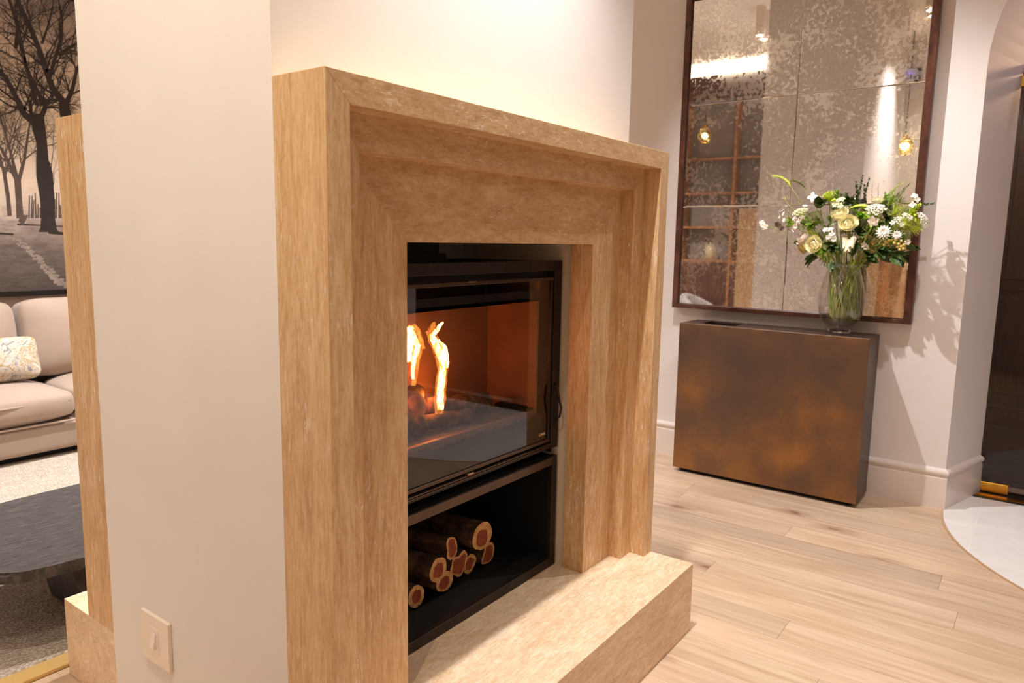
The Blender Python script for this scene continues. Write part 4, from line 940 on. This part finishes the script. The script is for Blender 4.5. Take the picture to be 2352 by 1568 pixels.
# framed sepia photograph of bare trees
AY_ = 5.455
art = thing('framed_picture', 'large framed sepia photograph of bare trees along a path above the sofa', 'picture', (2.1, AY_, 1.87))
ax0, ax1, az0, az1 = .9, 3.4, .912, 2.835
o = boxo('canvas', (ax0, AY_, az0), (ax1, AY_+.03, az1), plain('canvas_edge', (30, 26, 24), .8), art); rel(o, art.location)
for a, b_ in (((ax0-.03, AY_-.015, az0-.035), (ax1+.03, AY_+.035, az0)), ((ax0-.03, AY_-.015, az1), (ax1+.03, AY_+.035, az1+.03)), ((ax0-.03, AY_-.015, az0), (ax0, AY_+.035, az1)), ((ax1, AY_-.015, az0), (ax1+.03, AY_+.035, az1))):
    o = boxo('frame_rail', a, b_, plain('dark_picture_frame', (26, 20, 18), .4) if 'dark_picture_frame' not in bpy.data.materials else bpy.data.materials['dark_picture_frame'], art, .002, 1); rel(o, art.location)
m, t, b = nt('sepia_print'); b.inputs['Roughness'].default_value = .45
g = N(t, 'ShaderNodeNewGeometry'); sx = N(t, 'ShaderNodeSeparateXYZ'); t.links.new(g.outputs['Position'], sx.inputs[0])
mr = N(t, 'ShaderNodeMapRange'); mr.inputs['From Min'].default_value = az0; mr.inputs['From Max'].default_value = az1; t.links.new(sx.outputs[2], mr.inputs[0])
cl = noise_(t, coords(t, (1, 1, 2.2), 'World'), 3.2, 5, .6, .5); ad = N(t, 'ShaderNodeMath', _operation='MULTIPLY_ADD'); ad.inputs[1].default_value = .10; t.links.new(cl, ad.inputs[0]); t.links.new(mr.outputs[0], ad.inputs[2])
sky = ramp(t, ad.outputs[0], [(.05, rgb((92, 80, 74))), (.20, rgb((120, 106, 98))), (.285, rgb((178, 160, 148))), (.30, rgb((206, 186, 170))), (.42, rgb((240, 220, 198))), (.66, rgb((246, 226, 196))), (.88, rgb((206, 184, 162))), (1., rgb((160, 142, 128)))])
gr = ramp(t, noise_(t, coords(t, (1.3, 1, 4.5), 'World'), 9, 6, .7, .6), [(.35, (.62, .6, .6)), (.6, (1.0, 1.0, 1.0))])
msk = ramp(t, mr.outputs[0], [(.27, (1, 1, 1)), (.30, (.25, .25, .25))])
t.links.new(mixc(t, msk.outputs[0], sky.outputs[0], mixc(t, 1., sky.outputs[0], gr.outputs[0], 'MULTIPLY')), b.inputs['Base Color'])
o = boxo('printed_sky_and_ground', (ax0, AY_-.0012, az0), (ax1, AY_, az1), m, art); rel(o, art.location)
INK = plain('dark_print_ink', (46, 36, 32), .5, var=.3, sc_=14); INK2 = plain('mid_print_ink', (92, 76, 66), .5, var=.2, sc_=14); INKP = plain('pale_print_ink', (150, 136, 124), .5, var=.2, sc_=20)
pxm = (pl(100, 400, 'y', AY_)-pl(101, 400, 'y', AY_)).length
def toart(px, py, lay):
    p = pl(px, py, 'y', AY_); return Vector((max(ax0+.003, min(ax1-.003, p.x)), AY_-.0014-.0003*lay, max(az0+.003, min(az1-.003, p.z))))
seq = [0]
def limb(bm, pts, lay):
    for (x0, y0, w0), (x1, y1, w1) in zip(pts, pts[1:]):
        d = Vector((x1-x0, y1-y0)); 
        if d.length < .5: continue
        n = Vector((-d.y, d.x)).normalized(); e = d.normalized()*.8; w0 *= 1.22; w1 *= 1.22
        q = [toart(x0+n.x*w0/2-e.x, y0+n.y*w0/2-e.y, lay), toart(x1+n.x*w1/2+e.x, y1+n.y*w1/2+e.y, lay), toart(x1-n.x*w1/2+e.x, y1-n.y*w1/2+e.y, lay), toart(x0-n.x*w0/2-e.x, y0-n.y*w0/2-e.y, lay)]
        seq[0] += 1; sh = Vector((0, -(seq[0] % 40)*6e-6, 0)); bm.faces.new([bm.verts.new(v+sh) for v in q])
def twigs(bm, x, y, ang, L, w_, depth, lay):
    if depth == 0 or w_ < .25: return
    pts = [(x, y, w_)]; a = ang
    for k in range(4):
        a += random.uniform(-.22, .22); x += math.cos(a)*L/4; y -= math.sin(a)*L/4; pts.append((x, y, w_*(1-.1*(k+1))))
        if depth > 1 and random.random() < .6: twigs(bm, x, y, a+random.choice((-1, 1))*random.uniform(.4, .9), L*random.uniform(.45, .75), w_*.5, depth-1, lay)
    limb(bm, pts, lay); twigs(bm, x, y, a+random.uniform(-.3, .3), L*.7, w_*.6, depth-1, lay)
def tree(pts, branches, lay, mat, seed):
    random.seed(seed); bm = bmesh.new(); limb(bm, pts, lay)
    for br_ in branches:
        limb(bm, br_, lay)
        for k in range(1, len(br_)):
            (x0, y0, w0), (x1, y1, w1) = br_[k-1], br_[k]; base = math.atan2(-(y1-y0), x1-x0)
            for s in range(2): u = random.random(); twigs(bm, x0+(x1-x0)*u, y0+(y1-y0)*u, base+random.choice((-1, 1))*random.uniform(.35, .9), random.uniform(30, 60), w1*.4+.5, 4, lay)
        twigs(bm, br_[-1][0], br_[-1][1], base, 55, br_[-1][2]*.7, 4, lay)
    o = obj('printed_tree', bm, mat, art); rel(o, art.location)
tree([(111, 532, 38), (111, 524, 31), (110, 500, 26), (108, 455, 27), (102, 400, 32), (97, 370, 24), (96, 330, 20), (88, 290, 26), (86, 262, 22)],
     [[(84, 285, 14), (55, 262, 12), (36, 222, 10), (14, 180, 8), (-10, 150, 6)], [(92, 275, 12), (104, 245, 9), (78, 195, 7), (60, 150, 5), (48, 90, 4)], [(60, 250, 6), (40, 235, 4), (0, 205, 3)], [(36, 110, 7), (40, 60, 7), (28, 20, 6), (10, -30, 5)], [(100, 245, 7), (108, 238, 6)], [(84, 240, 7), (70, 190, 7), (54, 130, 6), (40, 80, 5), (34, 30, 4)]], 2, INK, 3)
tree([(152, 275, 22), (148, 250, 20), (145, 232, 16)],
     [[(145, 235, 14), (122, 205, 11), (106, 165, 10), (92, 120, 10), (72, 70, 9), (46, 15, 8), (30, -20, 7)], [(152, 238, 11), (166, 205, 8), (176, 160, 6), (196, 120, 5)], [(112, 180, 8), (128, 130, 7), (140, 90, 6), (142, 50, 4), (136, 10, 3)], [(134, 125, 7), (160, 108, 5), (190, 92, 4)], [(96, 100, 6), (110, 60, 4), (120, 20, 3)]], 3, INK, 11)
tree([(58, 506, 22), (46, 500, 14), (43, 460, 12), (40, 410, 13)],
     [[(38, 412, 9), (20, 375, 7), (2, 340, 6)], [(44, 410, 8), (56, 365, 6), (64, 310, 4), (70, 270, 3)], [(38, 405, 7), (24, 350, 5), (10, 300, 4), (-5, 250, 3)]], 1, INK2, 5)
tree([(22, 495, 9), (18, 450, 8), (10, 400, 7)], [[(10, 402, 6), (0, 360, 4), (-8, 330, 3)], [(12, 400, 5), (26, 350, 3), (36, 310, 2)]], 0, INK2, 8)
tree([(122, 500, 4), (124, 470, 4), (122, 440, 3)], [[(123, 445, 3), (116, 400, 2), (120, 360, 2)]], 0, INK2, 9)
random.seed(5); bm = bmesh.new()                 # far row of trunks and the stones along the path
for k in range(16):
    x_ = 66+k*5.3+random.uniform(-1, 1); h_ = random.uniform(22, 60)
    limb(bm, [(x_, 500, 3.2), (x_+random.uniform(-2, 2), 500-h_, 2.0)], 0)
o = obj('printed_far_trees', bm, INK2, art); rel(o, art.location)
bm = bmesh.new()
for k in range(90):
    u = k/90; x_ = 22+(150-22)*u+random.uniform(-6, 6)*(1+u); y_ = 538+(660-538)*u**1.15+random.uniform(-4, 4); s = 1.5+3.5*u
    limb(bm, [(x_-s, y_, s*1.2), (x_+s, y_+random.uniform(-1, 1), s)], 1)
o = obj('printed_path_stones', bm, INKP, art); rel(o, art.location)
bm = bmesh.new(); limb(bm, [(0, 536, 3), (30, 538, 4)], 2); limb(bm, [(40, 515, 3), (150, 520, 2)], 0); limb(bm, [(112, 532, 8), (170, 540, 3)], 1); o = obj('printed_shadows', bm, INK, art); rel(o, art.location)
# ------------------------------------------------------------------ things seen in the mirror
bk = thing('bookcase', 'tall open wooden bookcase with grey back, seen reflected in the mirror', 'bookcase', (-.16, 3.4, 0))
sy0, sy1, sxa, sxb = 2.63, 4.2, XWL+.004, -.10
def bp(nm, a, b_, mat): o = boxo(nm, a, b_, mat, bk, .0015, 1); rel(o, bk.location); return o
bp('back_board', (sxa, sy0, .02), (sxa+.01, sy1, 3.19), SHELFB)
for y_ in (sy0, 2.965, 3.56, 4.17): bp('upright', (sxa+.01, y_, .0008), (sxb, y_+.03, 2.93), SHELFW)
bp('top_fascia', (sxb-.02, sy0, 2.93), (sxb+.002, sy1, 3.195), CABW)
for z_ in (2.28, 1.89, 1.50, 1.11):
    for y0, y1 in ((sy0+.03, 2.965), (2.995, 3.56), (3.59, 4.17)): bp('shelf', (sxa+.01, y0, z_-.025), (sxb-.002, y1, z_), SHELFW)
for y0, y1 in ((sy0+.03, 2.965), (2.995, 3.56), (3.59, 4.17)): bp('cupboard_door', (sxb-.022, y0+.002, .05), (sxb-.004, y1-.002, 1.08), CABW)
jr = thing('ceramic_jar', 'small lidded mottled jar on the bookcase shelf, reflected in the mirror', 'jar', (-.17, 3.24, 1.1108))
bm = bmesh.new(); add_lathe(bm, [(0, 0), (.032, 0), (.05, .05), (.056, .10), (.048, .145), (.03, .165), (.028, .172), (0, .172)], 20); obj('jar_body', bm, plain('mottled_glaze', (196, 178, 140), .4, var=.2, sc_=20), jr, True)
bm = bmesh.new(); add_lathe(bm, [(0, .172), (.031, .172), (.028, .185), (.008, .195), (.010, .208), (0, .212)], 16); obj('lid', bm, plain('lid_glaze', (150, 132, 100), .4), jr, True)
ch = thing('armchair', 'rounded grey boucle armchair behind the partition, reflected in the mirror', 'armchair', (.26, 3.05, 0))
BOU = plain('grey_boucle', (150, 142, 140), 1, var=.25, sc_=30, bmp=.8, bs=90)
def chp(nm, bm, mat=BOU): o = obj(nm, bm, mat, ch, True); return o
bm = bmesh.new()
prof = []
for k in range(21):
    a = R_(-20+220*k/20); r = .36
    prof.append((r*math.cos(a)*.85, r*math.sin(a)*1.0))
v_ = []
for k, (x_, y_) in enumerate(prof):
    s = k/20; h = .52+.22*math.sin(math.pi*s); ring = []
    for dz, dr in ((.10, .0), (h-.06, .0), (h, -.04), (h, -.10), (h-.06, -.14), (.10, -.14)):
        q = 1+dr/.36; ring.append(bm.verts.new((x_*q, y_*q, dz)))
    v_.append(ring)
for a_, b2 in zip(v_, v_[1:]):
    for j in range(6): bm.faces.new((a_[j], a_[(j+1) % 6], b2[(j+1) % 6], b2[j]))
bm.faces.new(v_[0]); bm.faces.new(v_[-1][::-1]); bk2 = chp('shell_back', bm); bk2.rotation_euler = (0, 0, 0); bk2.modifiers.new('s', 'SUBSURF').render_levels = 1
bm = bmesh.new(); add_lathe(bm, [(0, .12), (.20, .12), (.23, .16), (.23, .36), (.20, .41), (0, .42)], 24); chp('seat', bm)
for a in (45, 135, 225, 315):
    bm = bmesh.new(); add_tube(bm, [(.17*math.cos(R_(a)), .17*math.sin(R_(a)), .0008), (.15*math.cos(R_(a)), .15*math.sin(R_(a)), .13)], .012, 8, .018); chp('leg', bm, BLACKD)
ca_ = thing('drawer_cabinet', 'dark wood drawer cabinet with white top beside the pier, reflected in the mirror', 'cabinet', (-.03, .96, 0))
def cp(nm, a, b_, mat): o = boxo(nm, a, b_, mat, ca_, .002, 1); rel(o, ca_.location); return o
cp('carcass', (XWL+.005, .74, .0008), (.15, 1.20, 1.085), CABW); cp('stone_top', (XWL+.005, .725, 1.085), (.175, 1.215, 1.13), plain('white_stone_top', (236, 230, 222), .25))
for k in range(4):
    d_ = cp('drawer', (.15, .755, .08+.25*k), (.166, 1.185, .32+.25*k), SHELFW)
    o = boxo('drawer_pull', (.166, .90, .205+.25*k), (.18, 1.04, .215+.25*k), GOLD, d_); rel(o, ca_.location)
cove = thing('cove_light_strip', 'warm light strip lying on top of the reflected bookcase', 'lamp', (-.17, 3.4, 3.196))
bm = bmesh.new(); add_box(bm, (-.02, -.75, 0), (.0, .75, .012)); obj('strip_channel', bm, WHITEP, cove)
bm = bmesh.new(); add_box(bm, (-.017, -.745, .012), (-.003, .745, .014)); obj('diffuser', bm, LAMPON, cove)
l = bpy.data.lights.new('cove_glow', 'AREA'); l.shape = 'RECTANGLE'; l.size = .06; l.size_y = 1.5; l.energy = 5; l.color = (1, .88, .7)
lo = bpy.data.objects.new('cove_glow', l); C.objects.link(lo); lo.location = (-.13, 3.4, 3.225); lo.rotation_euler = (R_(180), R_(-25), 0)
# amber glass lamps
def amber(label, loc, to=None):
    r = thing('amber_pendant', label, 'lamp', loc)
    bm = bmesh.new(); bmesh.ops.create_icosphere(bm, subdivisions=2, radius=.075)
    for v in bm.verts: v.co *= 1+.22*noise.noise(v.co*22+Vector(loc)); v.co.z *= 1.15
    obj('glass_shade', bm, AMBER, r)
    bm = bmesh.new(); bmesh.ops.create_uvsphere(bm, u_segments=12, v_segments=8, radius=.022); obj('bulb', bm, emis('lamp_filament', (1, .75, .35), 30) if 'lamp_filament' not in bpy.data.materials else bpy.data.materials['lamp_filament'], r)
    bm = bmesh.new(); add_tube(bm, [(0, 0, .085), (0, 0, CEIL-loc[2])], .004, 8); obj('cord', bm, BLACK, r)
    bm = bmesh.new(); add_lathe(bm, [(0, .08), (.022, .08), (.022, .11), (0, .115)], 12); obj('cap', bm, GOLD, r)
    if to:
        bm = bmesh.new(); add_tube(bm, [(0, 0, .05), to], .008, 10); obj('arm', bm, plain('nickel_arm', (190, 182, 172), .25, 1), r)
amber('amber glass pendant lamp hanging before the bookcase', (.12, 3.26, 2.50)); amber('amber glass pendant lamp with a metal arm near the pier', (.12, 1.24, 2.26), (.03, -.35, .10))
cm = thing('security_camera', 'small black dome camera with a blue light high on the left wall', 'camera', (XWL, 1.255, 2.98))
bm = bmesh.new(); add_box(bm, (.002, -.05, .05), (.06, .05, .065)); obj('bracket', bm, BLACK, cm)
bm = bmesh.new(); bmesh.ops.create_icosphere(bm, subdivisions=2, radius=.032); 
for v in bm.verts: v.co += Vector((.045, -.02, -.03))
obj('dome', bm, BLACKD, cm, True)
bm = bmesh.new(); add_box(bm, (.05, .03, .02), (.062, .05, .035)); obj('blue_light', bm, BLUELED, cm)
# ------------------------------------------------------------------ glass door and the dark room beyond
GX = 4.545
gd = sroot('door_1')
o = boxo('door_pane', (GX, -.86, .012), (GX+.010, .205, 2.165), DOORG, gd)
boxo('overpanel', (GX, -.86, 2.172), (GX+.010, .205, 3.1), DOORG, gd)
tag(boxo('bottom_patch_fitting', (GX-.010, .065, .010), (GX+.020, .207, .062), GOLD, gd, .002, 1), 'brass patch fitting at the foot of the door')
tag(boxo('top_patch_fitting', (GX-.010, .065, 2.108), (GX+.020, .212, 2.162), GOLD, gd, .002, 1), 'brass patch fitting at the head of the door')
tag(boxo('overpanel_fitting', (GX-.010, .065, 2.174), (GX+.020, .216, 2.212), GOLD, gd, .002, 1), 'brass fitting on the overpanel')
bm = bmesh.new(); add_box(bm, (4.428, -2.0, .0006), (4.455, .222, .006)); add_box(bm, (4.495, -2.0, .0006), (4.62, .212, .006)); struct('trim_2', bm, plain('dark_threshold', (44, 38, 34), .35, .3, var=.3, sc_=60))
bm = bmesh.new(); add_box(bm, (4.456, -2.0, .0006), (4.494, .216, .0085)); struct('trim_3', bm, GOLD)
# room beyond
DF = wood('dark_floor_boards', (64, 50, 44), (82, 66, 58), (100, 82, 72), (2, .4, 1), .3, .05, True, 6)
bm = bmesh.new(); add_box(bm, (4.62, -3.6, -.05), (7.6, 2.6, -.0004)); struct('floor_wine_room', bm, DF)
DW = plain('dark_room_paint', (58, 44, 38), .7, var=.15)
bm = bmesh.new(); add_box(bm, (7.6, -3.6, 0), (7.7, 2.6, CEIL)); add_box(bm, (4.62, 2.6, 0), (7.7, 2.7, CEIL)); add_box(bm, (4.62, -3.7, 0), (7.7, -3.6, CEIL)); struct('wall_wine_room', bm, DW)
bm = bmesh.new(); add_box(bm, (4.6, -3.7, CEIL), (7.7, 2.7, CEIL+.08)); struct('ceiling_wine_room', bm, DW)
wd = thing('wardrobe_panelling', 'dark panelled wood cabinet beyond the glass door', 'cabinet', (6.6, .0, 0))
def wp(nm, a, b_, mat=CABW, bv=.004): o = boxo(nm, a, b_, mat, wd, bv, 1); rel(o, wd.location); return o
wp('carcass', (6.42, -2.4, .0008), (7.0, .9, 2.5))
for k in range(6):
    y0 = -2.4+.55*k
    for z0, z1 in ((.16, .95), (1.0, 2.40)):
        p_ = wp('door', (6.40, y0+.01, z0), (6.42, y0+.54, z1)); q_ = boxo('door_panel', (6.392, y0+.09, z0+.08), (6.40, y0+.46, z1-.08), SHELFW if False else CABW, p_, .003, 1); rel(q_, wd.location)
wp('cornice', (6.37, -2.42, 2.5), (7.0, .92, 2.58)); wp('skirting', (6.40, -2.4, .0008), (6.42, .9, .14))
rk = thing('wine_rack', 'horizontal slatted dark wood rack beyond the glass door, right of the arch jamb', 'rack', (5.6, .72, 0))
for k in range(22):
    o = boxo('slat', (5.0, .60, .10+.10*k), (6.3, .64, .155+.10*k), CABW, rk, .003, 1); rel(o, rk.location)
for x_ in (5.02, 5.65, 6.26):
    o = boxo('post', (x_, .642, .0008), (x_+.05, .70, 2.35), CABW, rk, .003, 1); rel(o, rk.location)
def blue(x, y, z, e, c):
    l = bpy.data.lights.new('wine_room_light', 'POINT'); l.energy = e; l.color = c; l.shadow_soft_size = .08
    o = bpy.data.objects.new('wine_room_light', l); C.objects.link(o); o.location = (x, y, z)
blue(4.95, -.55, 2.95, 24, (.62, .70, 1)); blue(5.7, -.5, 2.5, 26, (1, .62, .38))  # the warm one is added, unseen, to brighten and brown the cabinet
